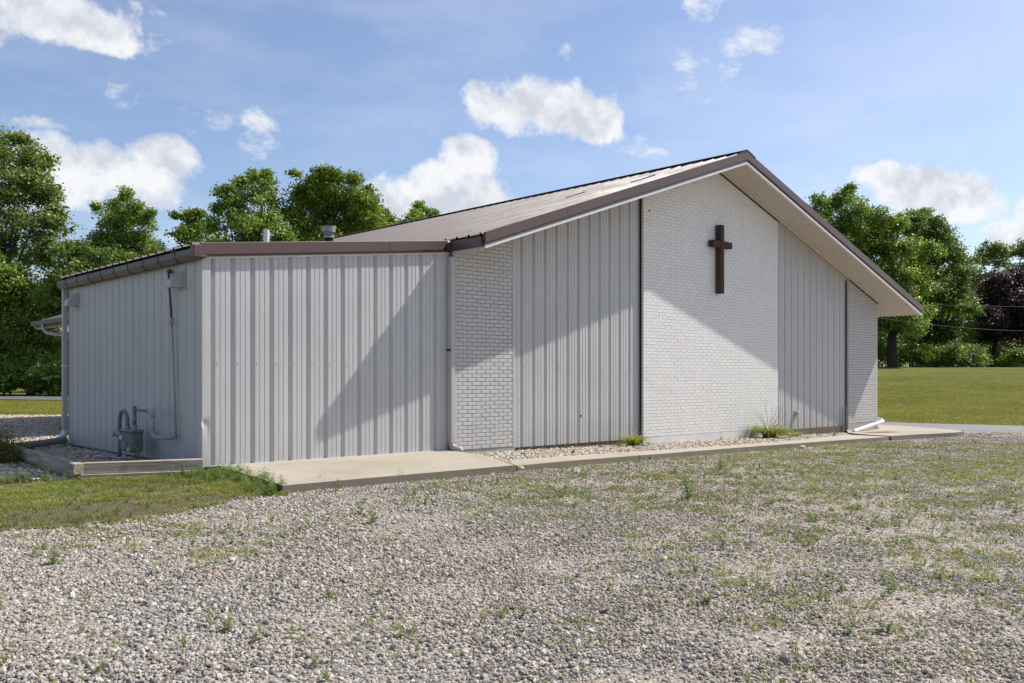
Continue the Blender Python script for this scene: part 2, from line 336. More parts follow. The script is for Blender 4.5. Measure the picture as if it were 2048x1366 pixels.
# ------------------------------------------------------------------ object helpers
def tag(o, label=None, cat=None, group=None, kind=None):
    if label: o['label'] = label
    if cat: o['category'] = cat
    if group: o['group'] = group
    if kind: o['kind'] = kind
    return o
def link_mesh(name, me, m, parent=None, smooth=False):
    if m is not None:
        for mm in (m if isinstance(m, (list, tuple)) else [m]): me.materials.append(MATS[mm])
    o = bpy.data.objects.new(name, me); COL.objects.link(o)
    if parent is not None: o.parent = parent
    if smooth: me.polygons.foreach_set('use_smooth', [True] * len(me.polygons))
    return o
def empty(name, loc, label, cat, group=None):
    o = bpy.data.objects.new(name, None); COL.objects.link(o); o.location = loc; o.empty_display_size = 0.3
    return tag(o, label, cat, group)
class MB:
    """collects shapes, in world coordinates, for ONE mesh object"""
    def __init__(s): s.v = []; s.f = []
    def add(s, vs, fs):
        k = len(s.v); s.v += [tuple(p) for p in vs]; s.f += [tuple(i + k for i in f) for f in fs]
    def hexa(s, b, tp):     # four bottom, four top corners (same winding)
        s.add(list(b) + list(tp), [(3, 2, 1, 0), (4, 5, 6, 7), (0, 1, 5, 4), (1, 2, 6, 5), (2, 3, 7, 6), (3, 0, 4, 7)])
    def box(s, x0, y0, z0, x1, y1, z1):
        s.hexa([(x0, y0, z0), (x1, y0, z0), (x1, y1, z0), (x0, y1, z0)], [(x0, y0, z1), (x1, y0, z1), (x1, y1, z1), (x0, y1, z1)])
    def tube(s, pts, rad, n=10, cap=True, flat=None):
        pts = [Vector(p) for p in pts]
        rad = rad if isinstance(rad, (list, tuple)) else [rad] * len(pts)
        rings = []; up = None
        for i, p in enumerate(pts):
            a = pts[max(0, i - 1)]; b = pts[min(len(pts) - 1, i + 1)]; d = (b - a).normalized()
            if up is None: up = Vector((0, 0, 1)) if abs(d.z) < .9 else Vector((1, 0, 0))
            x = d.cross(up).normalized(); up = x.cross(d).normalized()
            rings.append([p + (x * math.cos(2 * math.pi * k / n) + up * math.sin(2 * math.pi * k / n)) * rad[i] for k in range(n)])
        vs = [q for r in rings for q in r]; fs = []
        for i in range(len(pts) - 1):
            for k in range(n):
                fs.append((i * n + k, i * n + (k + 1) % n, (i + 1) * n + (k + 1) % n, (i + 1) * n + k))
        if cap: fs += [tuple(range(n - 1, -1, -1)), tuple((len(pts) - 1) * n + k for k in range(n))]
        s.add(vs, fs)
    def prism(s, poly, a, b):       # polygon of (p,q) pairs swept: a(p,q) and b(p,q) give the two end points
        n = len(poly); s.add([a(*p) for p in poly] + [b(*p) for p in poly],
            [tuple(range(n)), tuple(range(2 * n - 1, n - 1, -1))] + [(i, n + i, n + (i + 1) % n, (i + 1) % n) for i in range(n)])
    def build(s, name, m, parent=None, smooth=False, bevel=0, origin=None):
        me = bpy.data.meshes.new(name); off = Vector(origin) if origin else Vector((0, 0, 0))
        me.from_pydata([(p[0] - off.x, p[1] - off.y, p[2] - off.z) for p in s.v], [], s.f)
        bm = bmesh.new(); bm.from_mesh(me); bmesh.ops.recalc_face_normals(bm, faces=bm.faces[:])
        if bevel: bmesh.ops.bevel(bm, geom=[e for e in bm.edges if len(e.link_faces) == 2 and e.calc_face_angle(0) > 0.6], offset=bevel, segments=1, affect='EDGES')
        bm.to_mesh(me); bm.free()
        o = link_mesh(name, me, m, parent, smooth)
        if parent is not None: o.matrix_parent_inverse = Matrix.Translation(-parent_world(parent))
        o.location = off
        return o
def parent_world(p):
    v = Vector((0, 0, 0))
    while p is not None: v += Vector(p.location); p = p.parent if (p.matrix_parent_inverse == Matrix.Identity(4)) else None
    return v
def adopt(o, parent):
    o.parent = parent; o.matrix_parent_inverse = Matrix.Translation(-parent_world(parent))

# ------------------------------------------------------------------ terrain
def smooth(x): x = min(1, max(0, x)); return x * x * (3 - 2 * x)
def slab_z(X): return -0.0143 * min(max(X, 0), 14)
def ground_z(X, Y):
    g = -0.10 - 0.0143 * min(max(X, 0), 14)
    px, py = X - CAM.x, Y - CAM.y
    P = px * FWD.x + py * FWD.y; L = px * RGT.x + py * RGT.y
    rise = 2.42 * smooth((P - 24) / 68) * smooth((L - 0.02 * P) / 14)
    return g + rise
def place(u, v=None, d=10.0):
    """world point at distance d along the view, lateral position from the photograph (2048 px wide)"""
    q = CAM + FWD * d + RGT * ((u - 1024) / 1838.3 * d)
    q.z = ground_z(q.x, q.y) if v is None else CAM.z + (751.6 - v) / 1838.3 * d
    return q
def sheet(name, poly, m, zf, step=1.0, label=None, kind='structure', skirt=0.0):
    bm = bmesh.new(); vs = [bm.verts.new((x, y, 0)) for x, y in poly]; bm.faces.new(vs)
    xs = [p[0] for p in poly]; ys = [p[1] for p in poly]
    k = math.ceil(min(xs) / step)
    while k * step < max(xs): bmesh.ops.bisect_plane(bm, geom=bm.verts[:] + bm.edges[:] + bm.faces[:], plane_co=(k * step, 0, 0), plane_no=(1, 0, 0)); k += 1
    k = math.ceil(min(ys) / step)
    while k * step < max(ys): bmesh.ops.bisect_plane(bm, geom=bm.verts[:] + bm.edges[:] + bm.faces[:], plane_co=(0, k * step, 0), plane_no=(0, 1, 0)); k += 1
    bmesh.ops.triangulate(bm, faces=bm.faces[:])
    for f in bm.faces:
        if f.normal.z < 0: f.normal_flip()
    if skirt:
        be = [e for e in bm.edges if e.is_boundary]
        r = bmesh.ops.extrude_edge_only(bm, edges=be)
        low = {v for v in r['geom'] if isinstance(v, bmesh.types.BMVert)}
    else: low = set()
    for v in bm.verts: v.co.z = zf(v.co.x, v.co.y) - (skirt if v in low else 0)
    if skirt: bmesh.ops.recalc_face_normals(bm, faces=bm.faces[:])
    me = bpy.data.meshes.new(name); bm.to_mesh(me); bm.free()
    o = link_mesh(name, me, m); return tag(o, label, None, None, kind)

def terrain():
    def axis(lo, hi, st, far):
        a = list(np.arange(lo, hi + .01, st)); x = hi; s = st
        while x < far: s *= 1.35; x += s; a.append(x)
        x = lo; s = st
        while x > -far: s *= 1.35; x -= s; a.insert(0, x)
        return a
    xs = axis(-40, 110, 1.5, 1500); ys = axis(-40, 90, 1.5, 1500)
    # the terrain sits a little lower under the lot, beds and slab so those sheets never meet it
    vs = [(x, y, ground_z(x, y) - 0.02) for y in ys for x in xs]; n = len(xs)
    fs = [(j * n + i, j * n + i + 1, (j + 1) * n + i + 1, (j + 1) * n + i) for j in range(len(ys) - 1) for i in range(n - 1)]
    me = bpy.data.meshes.new('lawn'); me.from_pydata(vs, [], fs)
    o = link_mesh('lawn', me, 'turf', smooth=True); tag(o, 'mown green lawn rising towards the trees', kind='structure')
terrain()
LOT = [(-60, -70), (60, -70), (60, -30), (24, -9.5), (19.6, -2.6), (17.6, 0.6), (16.9, 1.5), (15.2, -2.0), (14, -1.6), (-4.2, -1.75), (-4.7, -2.35), (-5.3, -2.72), (-5.9, -3.05), (-6.4, -3.3), (-7.0, -3.3), (-7.6, -3.15), (-9.5, -3.4), (-14, -3.0), (-60, -6)]
sheet('gravel_lot', LOT, 'gravel_base', lambda x, y: ground_z(x, y) + 0.0, 2.0, 'grey gravel parking area with sparse weeds')
DRIVE = [(24, -9.5), (26, -8.7), (20.4, -1.6), (19.4, 0.6), (17.5, 8), (15.8, 24), (13.5, 24), (15.3, 8), (16.0, 1.4), (16.9, 1.5), (17.6, 0.6), (19.6, -2.6)]
DRIVE = [(60, -29.4), (60, -25), (26.5, -9.2), (20.9, -2.2), (19.7, 0.6), (17.9, 8), (17.0, 24), (13.5, 24), (15.9, 8), (15.9, 1.4), (16.4, 0.0), (17.2, -1.6), (20.4, -5.0)]
sheet('driveway', DRIVE, 'asphalt', lambda x, y: ground_z(x, y) + 0.006, 2.0, 'worn grey asphalt drive beside the lawn')
def strip(name, m, pts, width, off, label):
    vs = []; fs = []
    for i, (P, L) in enumerate(pts):
        for k in (-1, 1):
            q = CAM + FWD * (P + k * width / 2) + RGT * L
            vs.append((q.x, q.y, ground_z(q.x, q.y) + off))
    for i in range(len(pts) - 1): fs.append((2 * i, 2 * i + 2, 2 * i + 3, 2 * i + 1))
    me = bpy.data.meshes.new(name); me.from_pydata(vs, [], fs); return tag(link_mesh(name, me, m), label, kind='structure')
strip('road', 'road_asphalt', [(60 + max(0, L) * .52, L) for L in np.arange(-150, 8, 2.0)], 11, 0.02, 'grey country road running behind the church')
BED_L = [(-4.30, 0.0), (-5.85, 0.40), (-6.5, 0.85), (-9, 0.9), (-14, 0.75), (-22, 6), (-16, 35.5), (0.2, 20.9), (0.2, 6.2), (-4.30, 6.2)]
def bedz(x, y): return .06 if (y < 7.2 and x > -5.85 + .055 * y) else .012
sheet('stone_bed', BED_L, 'bed_soil', lambda x, y: ground_z(x, y) + bedz(x, y), 0.8, 'cream stone bed along the annex')
BED_F = [(0.0, -0.0), (-0.42, -1.5), (-0.42, -1.83), (4.6, -1.86), (8.7, -1.52), (11.9, -0.82), (13.3, 0.0), (13.3, 0.09), (0, 0.09)]
sheet('stone_border', BED_F, 'bed_soil', lambda x, y: slab_z(x) - 0.085, 0.6, 'cream pebble border under the gable wall')
GRASSP = [(-4.15, -0.02), (-3.95, -0.0), (-3.72, 0.0), (-3.85, -0.6), (-4.5, -2.4), (-4.2, -1.85), (-4.7, -2.4), (-5.3, -2.76), (-5.9, -3.1), (-6.4, -3.36), (-7.0, -3.36), (-7.6, -3.2), (-9.5, -3.45), (-14, -3.05), (-30, -4), (-30, 1.0), (-6.6, 1.2), (-6.0, 0.5), (-5.9, 0.3)]
sheet('verge', [(-3.85, -0.06), (-4.45, -1.9), (-4.75, -2.45), (-5.3, -2.78), (-5.9, -3.1), (-6.4, -3.36), (-7.0, -3.36), (-7.6, -3.2), (-9.5, -3.45), (-14, -3.05), (-30, -4), (-30, 0.8), (-6.6, 1.0), (-5.95, 0.35), (-4.4, -0.12)], 'weedy_soil',
      lambda x, y: ground_z(x, y) + 0.012, 0.7, 'patchy grass verge at the annex corner')

# concrete: slab, walkway, pad
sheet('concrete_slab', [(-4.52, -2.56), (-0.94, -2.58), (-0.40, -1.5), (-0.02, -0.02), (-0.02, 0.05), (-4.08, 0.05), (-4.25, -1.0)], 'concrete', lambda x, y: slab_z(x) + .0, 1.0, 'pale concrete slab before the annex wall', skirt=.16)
WALK = [(-0.93, -2.58), (2.25, -2.42), (5.5, -2.24), (9.56, -2.10), (11.4, -2.08), (11.4, -1.0), (8.73, -1.52), (4.62, -1.84), (-0.39, -1.84)]
j = 0
for a, b in ((-0.93, 1.9), (1.9, 5.2), (5.2, 8.6), (8.6, 11.35)):
    def yf(x): return float(np.interp(x, [-0.93, 2.25, 5.5, 9.56, 11.4], [-2.58, -2.42, -2.24, -2.10, -2.08]))
    def yb(x): return float(np.interp(x, [-0.42, 4.62, 8.73, 10.2, 11.4], [-1.84, -1.84, -1.52, -1.35, -1.0]))
    a0 = a + .008; b0 = b - .008
    a1 = -0.42 if a < 0 else a0
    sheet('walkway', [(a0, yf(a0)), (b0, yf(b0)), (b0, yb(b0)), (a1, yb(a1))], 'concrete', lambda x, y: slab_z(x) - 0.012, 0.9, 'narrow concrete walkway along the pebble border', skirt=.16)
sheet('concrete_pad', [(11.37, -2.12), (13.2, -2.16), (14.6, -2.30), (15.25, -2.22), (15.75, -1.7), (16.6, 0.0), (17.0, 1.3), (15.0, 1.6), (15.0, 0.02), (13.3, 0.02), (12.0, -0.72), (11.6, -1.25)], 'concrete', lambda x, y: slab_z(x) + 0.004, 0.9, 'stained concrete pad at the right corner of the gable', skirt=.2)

# ------------------------------------------------------------------ the church
XR, MS, ZR = 7.445, 0.3382, 5.822     # ridge x, pitch, soffit height at the ridge
DOV = 0.778                            # gable overhang
XE, XL, BLEN = 15.983, 0.0, 18.2
RT = 0.235                             # soffit to roof surface
def sof(x): return ZR - MS * abs(x - XR)
def top(x): return sof(x) + RT
church = empty('church', (7.5, 0, 0), 'low white brick and metal church with brown gabled metal roof and flat-roofed annex', 'church')
PITCH = 0.2965

def siding(parent, name, p0, d, nrm, length, z0, ztop, first, pitch=PITCH, sheets_of=3, m='siding'):
    """ribbed steel cladding: recessed flutes and small grooves, one mesh per sheet"""
    base = [(0, 0), (.006, -.003), (.016, -.044), (.042, -.044), (.086, 0), (.142, 0), (.151, -.008), (.160, 0), (.216, 0), (.225, -.008), (.234, 0)]
    prof = []; k = 0; s0 = first
    while s0 > 0: s0 -= pitch
    s = s0; idx = 0; cuts = []
    while s < length:
        for a, tdep in base: prof.append((s + a, tdep, idx))
        s += pitch; idx += 1
    prof = [q for q in prof if 0.0005 < q[0] < length - 0.0005]
    prof = [(0.0, 0.0, prof[0][2])] + prof + [(length, 0.0, prof[-1][2])]
    groups = {}
    for i in range(len(prof) - 1): groups.setdefault(prof[i][2] // sheets_of, []).append(i)
    P0 = Vector(p0); D = Vector(d); N = Vector(nrm)
    for g, ids in sorted(groups.items()):
        mb = MB(); jit = random.uniform(-.0015, .0015)
        for i in ids:
            (sa, ta, _), (sb, tb, _) = prof[i], prof[i + 1]
            A = P0 + D * sa + N * (ta + jit); B = P0 + D * sb + N * (tb + jit)
            nz = 1
            mb.add([(A.x, A.y, z0), (B.x, B.y, z0), (B.x, B.y, ztop(B)), (A.x, A.y, ztop(A))], [(0, 1, 2, 3)])
        mb.build('siding_sheet', m, parent)

def part(name, loc=None, parent=church, label=None):
    o = bpy.data.objects.new(name, None); COL.objects.link(o); o.parent = parent
    o.matrix_parent_inverse = Matrix.Translation(-Vector(parent.location))
    if label: o['label'] = label
    return o

def wall_face(name, x0, x1, y, z0, ztop, m, parent, thick=.15, n=1):
    mb = MB(); xs = [x0 + (x1 - x0) * i / n for i in range(n + 1)]
    xs = sorted(set(xs + ([XR] if x0 < XR < x1 else [])))
    for a, b in zip(xs[:-1], xs[1:]):
        mb.hexa([(a, y, z0), (b, y, z0), (b, y + thick, z0), (a, y + thick, z0)], [(a, y, ztop(a)), (b, y, ztop(b)), (b, y + thick, ztop(b)), (a, y + thick, ztop(a))])
    return mb.build(name, m, parent)

# brick faces -------------------------------------------------
BW, BH = 0.2032, 0.0677
brick_full = {}
def brick_mesh(w, h, dep, m):
    key = (round(w, 4), m)
    if key in brick_full: return brick_full[key]
    mb = MB(); mb.box(0, 0, 0, w, dep, h)
    me = bpy.data.meshes.new('brick'); me.from_pydata(mb.v, [], [f for f in mb.f if f != (2, 3, 7, 6)]); me.materials.append(MATS[m])
    bm = bmesh.new(); bm.from_mesh(me)
    fr = [e for e in bm.edges if all(abs(v.co.y) < 1e-5 for v in e.verts)]
    bmesh.ops.bevel(bm, geom=fr, offset=.0035, segments=1, affect='EDGES'); bmesh.ops.recalc_face_normals(bm, faces=bm.faces[:]); bm.to_mesh(me); bm.free()
    brick_full[key] = me; return me
NB = [0]
def brick_panel(x0, x1, ybase, m, mortar, jt=.009, dep=.011, single=False, ret_left=0.0, seed=1):
    rr = random.Random(seed)
    pn = part('brick_panel')
    wall_face('mortar', x0 + .004, x1 - .004, ybase + dep, -0.0, lambda x: sof(x) + .01, mortar, pn, .10)
    rest = MB()
    zmax = max(sof(x0), sof(x1), sof(XR) if x0 < XR < x1 else 0)
    nc = int(zmax / BH) + 1
    for c in range(nc):
        z = c * BH; x = x0 - (BW / 2 if c % 2 else 0); first = True
        while x < x1 - .004:
            a = max(x, x0); b = min(x + BW, x1)
            x += BW
            if b - a < .012: continue
            ja = 0 if a == x0 else jt / 2; jb = 0 if b == x1 else jt / 2
            aa, bb = a + ja, b - jb
            za, zb = min(z + BH - jt, sof(aa)), min(z + BH - jt, sof(bb))
            if max(za, zb) < z + .008: continue
            yj = rr.uniform(-.0018, .0018); zj = rr.uniform(-.001, .001)
            if single and min(za, zb) >= z + BH - jt - 1e-4 and NB[0] < 300:
                o = bpy.data.objects.new('brick', brick_mesh(bb - aa, BH - jt, dep + .003, m)); COL.objects.link(o); o.parent = pn
                o.location = (aa, ybase + yj, z + zj); NB[0] += 1
            else:
                za = max(za, z + .002); zb = max(zb, z + .002); y0 = ybase + yj; y1 = ybase + dep + .003
                rest.add([(aa, y0, z), (bb, y0, z), (bb, y0, zb), (aa, y0, za), (aa, y1, z), (bb, y1, z), (bb, y1, zb), (aa, y1, za)],
                         [(0, 1, 2, 3), (0, 4, 5, 1), (1, 5, 6, 2), (2, 6, 7, 3), (3, 7, 4, 0)])
    if ret_left:       # the end returns towards the recessed metal wall
        for c in range(int(sof(x0) / BH) + 1):
            z = c * BH; zt = min(z + BH - jt, sof(x0))
            if zt - z > .01: rest.add([(x0 - .0015, ybase + .012, z), (x0 - .0015, ybase + ret_left, z), (x0 - .0015, ybase + ret_left, zt), (x0 - .0015, ybase + .012, zt),
                                       (x0 + .006, ybase + .012, z), (x0 + .006, ybase + ret_left, z), (x0 + .006, ybase + ret_left, zt), (x0 + .006, ybase + .012, zt)],
                                      [(1, 0, 3, 2), (0, 1, 5, 4), (3, 7, 6, 2), (0, 4, 7, 3)])
    o = rest.build('brick', m, pn); o['kind'] = 'stuff'
    return pn
brick_panel(0.0, 1.345, 0.0, 'brick_paint', 'mortar_grey', .0095, .012, single=True, seed=3)
brick_panel(4.94, 9.952, 0.0, 'brick_white', 'mortar_white', .0085, .008, ret_left=.085, seed=4)
brick_panel(13.374, 14.998, 0.0, 'brick_paint', 'mortar_mid', .0105, .011, ret_left=.085, seed=5)
# plain trim between the left bricks and the metal
m_ = MB(); m_.hexa([(1.348, -.002, 0), (1.385, -.002, 0), (1.385, .10, 0), (1.348, .10, 0)], [(1.348, -.002, sof(1.348)), (1.385, -.002, sof(1.385)), (1.385, .10, sof(1.385)), (1.348, .10, sof(1.348))]); m_.build('corner_trim', 'siding', church)
for x in (4.912, 13.352):
    m_ = MB(); m_.hexa([(x, .045, -.03), (x + .014, .045, -.03), (x + .014, .085, -.03), (x, .085, -.03)], [(x, .045, sof(x)), (x + .014, .045, sof(x)), (x + .014, .085, sof(x)), (x, .085, sof(x))]); m_.build('corner_trim', 'dark_gap' if x < 6 else 'brown_trim', church)

w = part('metal_wall', label='recessed ribbed metal wall left of the white brick panel')
siding(w, '', (1.387, .08, 0), (1, 0, 0), (0, -1, 0), 4.904 - 1.387, -.035, lambda p: sof(p.x) + .01, 1.63 - .04 - 1.387)
w = part('metal_wall', label='recessed ribbed metal wall right of the white brick panel')
siding(w, '', (9.954, .08, 0), (1, 0, 0), (0, -1, 0), 13.344 - 9.954, -.065, lambda p: sof(p.x) + .01, .10)
# screws along the girt lines
sc_ = MB()
def screws(x0, x1, y, zs, first, nrm=(0, -1, 0)):
    s = first
    while s < x1:
        if s > x0:
            for z in zs:
                sc_.box(s - .007, y - .005, z - .007, s + .007, y + .001, z + .007)
        s += PITCH
screws(1.4, 4.9, .08, (1.4, 2.75), 1.63 + .075); screws(9.96, 13.3, .08, (1.4, 2.75), 10.054 + .075); screws(-4.2, -.1, .07, (1.42,), -4.183 + .075)
sc_.build('screws', 'steel_dull', church)['kind'] = 'stuff'

# foundations
MB_ = MB(); MB_.box(-.02, .012, -.3, 1.40, .2, -.002); MB_.build('foundation', 'foundation', church)
MB_ = MB(); MB_.box(1.402, .10, -.35, 4.93, .3, -.037); MB_.build('foundation', 'sill_concrete', church)
MB_ = MB(); MB_.box(4.935, .004, -.45, 9.958, .2, -.002); o = MB_.build('foundation', 'foundation_white', church); o['label'] = 'chipped white painted footing under the brick panel'
MB_ = MB(); MB_.box(4.45, .03, -.3, 4.93, .098, -.05); MB_.build('footing_block', 'foundation', church)
MB_ = MB(); MB_.box(9.96, .045, -.45, 13.37, .3, -.068); MB_.build('foundation', 'sill_concrete', church)
MB_ = MB(); MB_.box(13.372, .006, -.5, 15.0, .3, -.002); MB_.build('foundation', 'foundation', church)
# other walls of the nave (right side, rear, left above the annex)
w = part('metal_wall', label='long right side wall')
siding(w, '', (15.0, .002, 0), (0, 1, 0), (1, 0, 0), BLEN, -.2, lambda p: sof(15.0), .1)
MB_ = MB(); MB_.box(.06, .30, -.4, 14.94, BLEN, 2.9); MB_.build('wall_core', 'siding', church)
MB_ = MB(); MB_.prism([(0.06, 2.9), (14.94, 2.9), (14.94, sof(14.94) - .06), (XR, ZR - .06), (.06, sof(.06) - .06)], lambda x, z: (x, .20, z), lambda x, z: (x, .9, z)); MB_.build('gable_core', 'siding', church)
MB_ = MB(); MB_.prism([(0.06, -.3), (14.94, -.3), (14.94, sof(14.94)), (XR, ZR), (.06, sof(.06))], lambda x, z: (x, BLEN, z), lambda x, z: (x, BLEN + .1, z)); MB_.build('rear_wall', 'siding', church)

# annex -------------------------------------------------------
AX, AY, AL = -4.317, .07, 5.92
def azt(x): return 2.872 + (x - AX) * 0.1045       # underside of the fascia along the annex front
w = part('annex_wall', label='front annex wall of ribbed metal facing the slab')
siding(w, '', (-4.215, AY, 0), (1, 0, 0), (0, -1, 0), 4.215 - .012, .012, lambda p: azt(p.x) + .02, -4.183 - .04 + 4.215)
w = part('annex_wall', label='shaded annex side wall behind the gas meter')
siding(w, '', (AX, AY + .1, 0), (0, 1, 0), (-1, 0, 0), AL - AY - .1, .02, lambda p: 2.93, .12)
MB_ = MB(); MB_.hexa([(AX + .06, AY + .06, -.3), (-.001, AY + .06, -.3), (-.001, AL, -.3), (AX + .06, AL, -.3)], [(AX + .06, AY + .06, 2.9), (-.001, AY + .06, 3.3), (-.001, AL, 3.3), (AX + .06, AL, 2.9)]); MB_.build('wall_core', 'siding', church)
# corner trim with its dent
def corner_trim():
    bm = bmesh.new(); zs = list(np.linspace(0.0, 2.9, 24)) + [.50, .54, .57, .60, .63, .66, .70, .76]; zs = sorted(zs)
    prof = [(AX - .012, AY + .13), (AX - .012, AY - .008), (AX - .012 + .035, AY - .009), (AX - .012 + .075, AY - .009), (AX + .108, AY - .008), (AX + .108, AY + .03)]
    rows = []
    for z in zs:
        k = math.exp(-((z - .60) / .05) ** 2); k2 = math.exp(-((z - .56) / .12) ** 2)
        row = []
        for i, (x, y) in enumerate(prof):
            dx = dy = 0
            if i == 1: dx = -.010 * k; dy = .010 * k
            if i == 2: dy = .016 * k + .004 * k2; dx = -.004 * k
            if i == 3: dy = .010 * k2
            row.append(bm.verts.new((x + dx, y + dy, z)))
        rows.append(row)
    for a, b in zip(rows[:-1], rows[1:]):
        for i in range(len(prof) - 1): bm.faces.new((a[i], a[i + 1], b[i + 1], b[i]))
    bmesh.ops.recalc_face_normals(bm, faces=bm.faces[:])
    me = bpy.data.meshes.new('corner_trim'); bm.to_mesh(me); bm.free()
    o = link_mesh('corner_trim', me, 'siding', church); o['label'] = 'dented metal corner trim'; o.matrix_parent_inverse = Matrix.Translation(-Vector(church.location))
corner_trim()
MB_ = MB(); MB_.box(-4.22, AY - .02, .0, -.02, AY + .01, .012); MB_.build('base_trim', 'white_trim', church)
MB_ = MB(); MB_.box(AX - .03, AY + .1, .0, AX + .005, AL, .022); MB_.build('base_trim', 'downspout', church)
MB_ = MB(); MB_.box(AX + .0, AY + .1, -.3, AX + .05, AL, .0); MB_.box(AX + .0, AY + .02, -.3, -.03, AY + .1, -.002); MB_.build('foundation', 'sill_concrete', church)
# top closure strip, fascia and its lip
def slanted(name, x0, x1, y0, y1, zoff0, zoff1, m, zf=azt, cut=0.0, label=None):
    mb = MB(); mb.hexa([(x0, y0, zf(x0) + zoff0), (x1 - cut, y0, zf(x1) + zoff0), (x1 - cut, y1, zf(x1) + zoff0), (x0, y1, zf(x0) + zoff0)],
                       [(x0, y0, zf(x0) + zoff1), (x1, y0, zf(x1) + zoff1), (x1, y1, zf(x1) + zoff1), (x0, y1, zf(x0) + zoff1)])
    o = mb.build(name, m, church); 
    if label: o['label'] = label
    return o
slanted('closure_trim', AX + .02, -.02, AY - .014, AY + .02, -.022, .004, 'white_trim')
slanted('fascia_lip', AX - .03, -.06, AY - .045, AY + .02, .0045, .035, 'brown_trim')
slanted('fascia', AX - .06, -1.29, AY - .075, AY + .0, .034, .190, 'brown_trim')
slanted('fascia', -1.284, -.12, AY - .077, AY + .0, .034, .190, 'brown_trim', cut=.10)
slanted('fascia', -.118, .02, AY - .045, AY + .05, .004, .150, 'brown_trim')
MB_ = MB(); MB_.box(AX - .165, AY - .085, 2.86, AX - .045, AY + .03, 3.03); MB_.box(AX - .06, AY - .082, 2.852, AX + .03, AY - .0, 2.90); MB_.build('fascia_return', 'brown_trim', church, bevel=.012)
# annex roof: ribs run across, their ends show above the gutter
def rib_roof(parent, y0, y1, xa, xb, zfun, m='roof_metal', pitch=.305, h=.034, per=3, name='roof_sheet'):
    prof = []; y = y0; i = 0
    while y < y1 - .01:
        for a, hh in ((0, 0), (.022, h), (.055, h), (.068, 0)):
            if y + a < y1: prof.append((y + a, hh, i))
        y += pitch; i += 1
    prof.append((y1, 0, i - 1))
    gr = {}
    for k in range(len(prof) - 1): gr.setdefault(prof[k][2] // per, []).append(k)
    for g, ks in sorted(gr.items()):
        mb = MB(); jz = random.uniform(0, .004)
        for k in ks:
            (ya, ha, _), (yb, hb, _) = prof[k], prof[k + 1]
            mb.add([(xa, ya, zfun(xa) + ha + jz), (xb, ya, zfun(xb) + ha + jz), (xb, yb, zfun(xb) + hb + jz), (xa, yb, zfun(xa) + hb + jz)], [(0, 1, 2, 3)])
        o = mb.build(name, m, parent)
rf = part('roof', label='low pitched annex roof with rib ends above the gutter')
def az_roof(x): return 3.035 + (x - AX) * 0.1045
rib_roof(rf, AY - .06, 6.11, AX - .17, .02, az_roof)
MB_ = MB(); MB_.hexa([(AX - .06, AY, az_roof(AX) - .06), (.0, AY, az_roof(0) - .06), (.0, 6.1, az_roof(0) - .06), (AX - .06, 6.1, az_roof(AX) - .06)], [(AX - .06, AY, az_roof(AX) - .012), (.0, AY, az_roof(0) - .012), (.0, 6.1, az_roof(0) - .012), (AX - .06, 6.1, az_roof(AX) - .012)]); MB_.build('roof_deck', 'dark_gap', rf)
# gutter along the annex side: short lengths with straps between
gt = part('gutter', label='brown box gutter of the annex')
y = AY - .04; i = 0
while y < 6.05:
    y2 = min(y + .615, 6.11); xg0, xg1 = AX - .155, AX - .02; zt = 2.985
    mb = MB(); mb.prism([(xg1, zt), (xg0, zt), (xg0, zt - .085), (xg0 + .045, zt - .145), (xg1, zt - .145)], lambda x, z: (x, y + .006, z), lambda x, z: (x, y2 - .006, z)); mb.build('gutter_section', 'gutter_brown', gt, bevel=.004)
    mb = MB(); mb.prism([(xg1, zt + .004), (xg0 - .004, zt + .004), (xg0 - .004, zt - .087), (xg0 + .043, zt - .150), (xg1, zt - .150)], lambda x, z: (x, y2 - .012, z), lambda x, z: (x, y2 + .004, z)); mb.build('gutter_strap', 'dark_gap', gt)
    y = y2
# annex downspout at the far corner
def pipe_part(name, pts, r, m, parent=church, n=10, label=None, smooth_=True):
    mb = MB(); mb.tube(pts, r, n); o = mb.build(name, m, parent, smooth=smooth_)
    if label: o['label'] = label
    return o
MB_ = MB(); MB_.box(AX - .10, 5.90, .22, AX - .015, 5.99, 2.86); ds = MB_.build('downspout', 'downspout', church, bevel=.008)
MB_ = MB(); MB_.box(AX - .103, 5.897, 1.42, AX - .012, 5.993, 1.45); MB_.build('downspout_strap', 'white_trim', church)
MB_ = MB(); MB_.tube([(AX - .06, 5.94, .24), (AX - .08, 5.92, .16), (AX - .16, 5.85, .10), (AX - .26, 5.75, .07)], [.055, .057, .06, .06], 10); MB_.build('elbow', 'white_pipe', church, smooth=True)
# front downspout between annex and brick
MB_ = MB(); MB_.box(-.088, -.05, .12, .0, .062, 3.24); o = MB_.build('downspout', 'downspout', church, bevel=.010); o['label'] = 'grey downspout between annex and bricks'
MB_ = MB(); MB_.tube([(-.044, .005, .15), (-.044, -.0, .09), (-.03, -.05, .04), (.0, -.13, .022), (.02, -.19, .015)], [.052, .053, .055, .056, .054], 10); MB_.build('elbow', 'downspout', church, smooth=True)
MB_ = MB(); MB_.box(-.10, -.04, 1.66, -.085, .06, 1.70); MB_.box(.001, -.015, .10, .013, .0, 3.2); MB_.build('downspout_strap', 'rust', church)

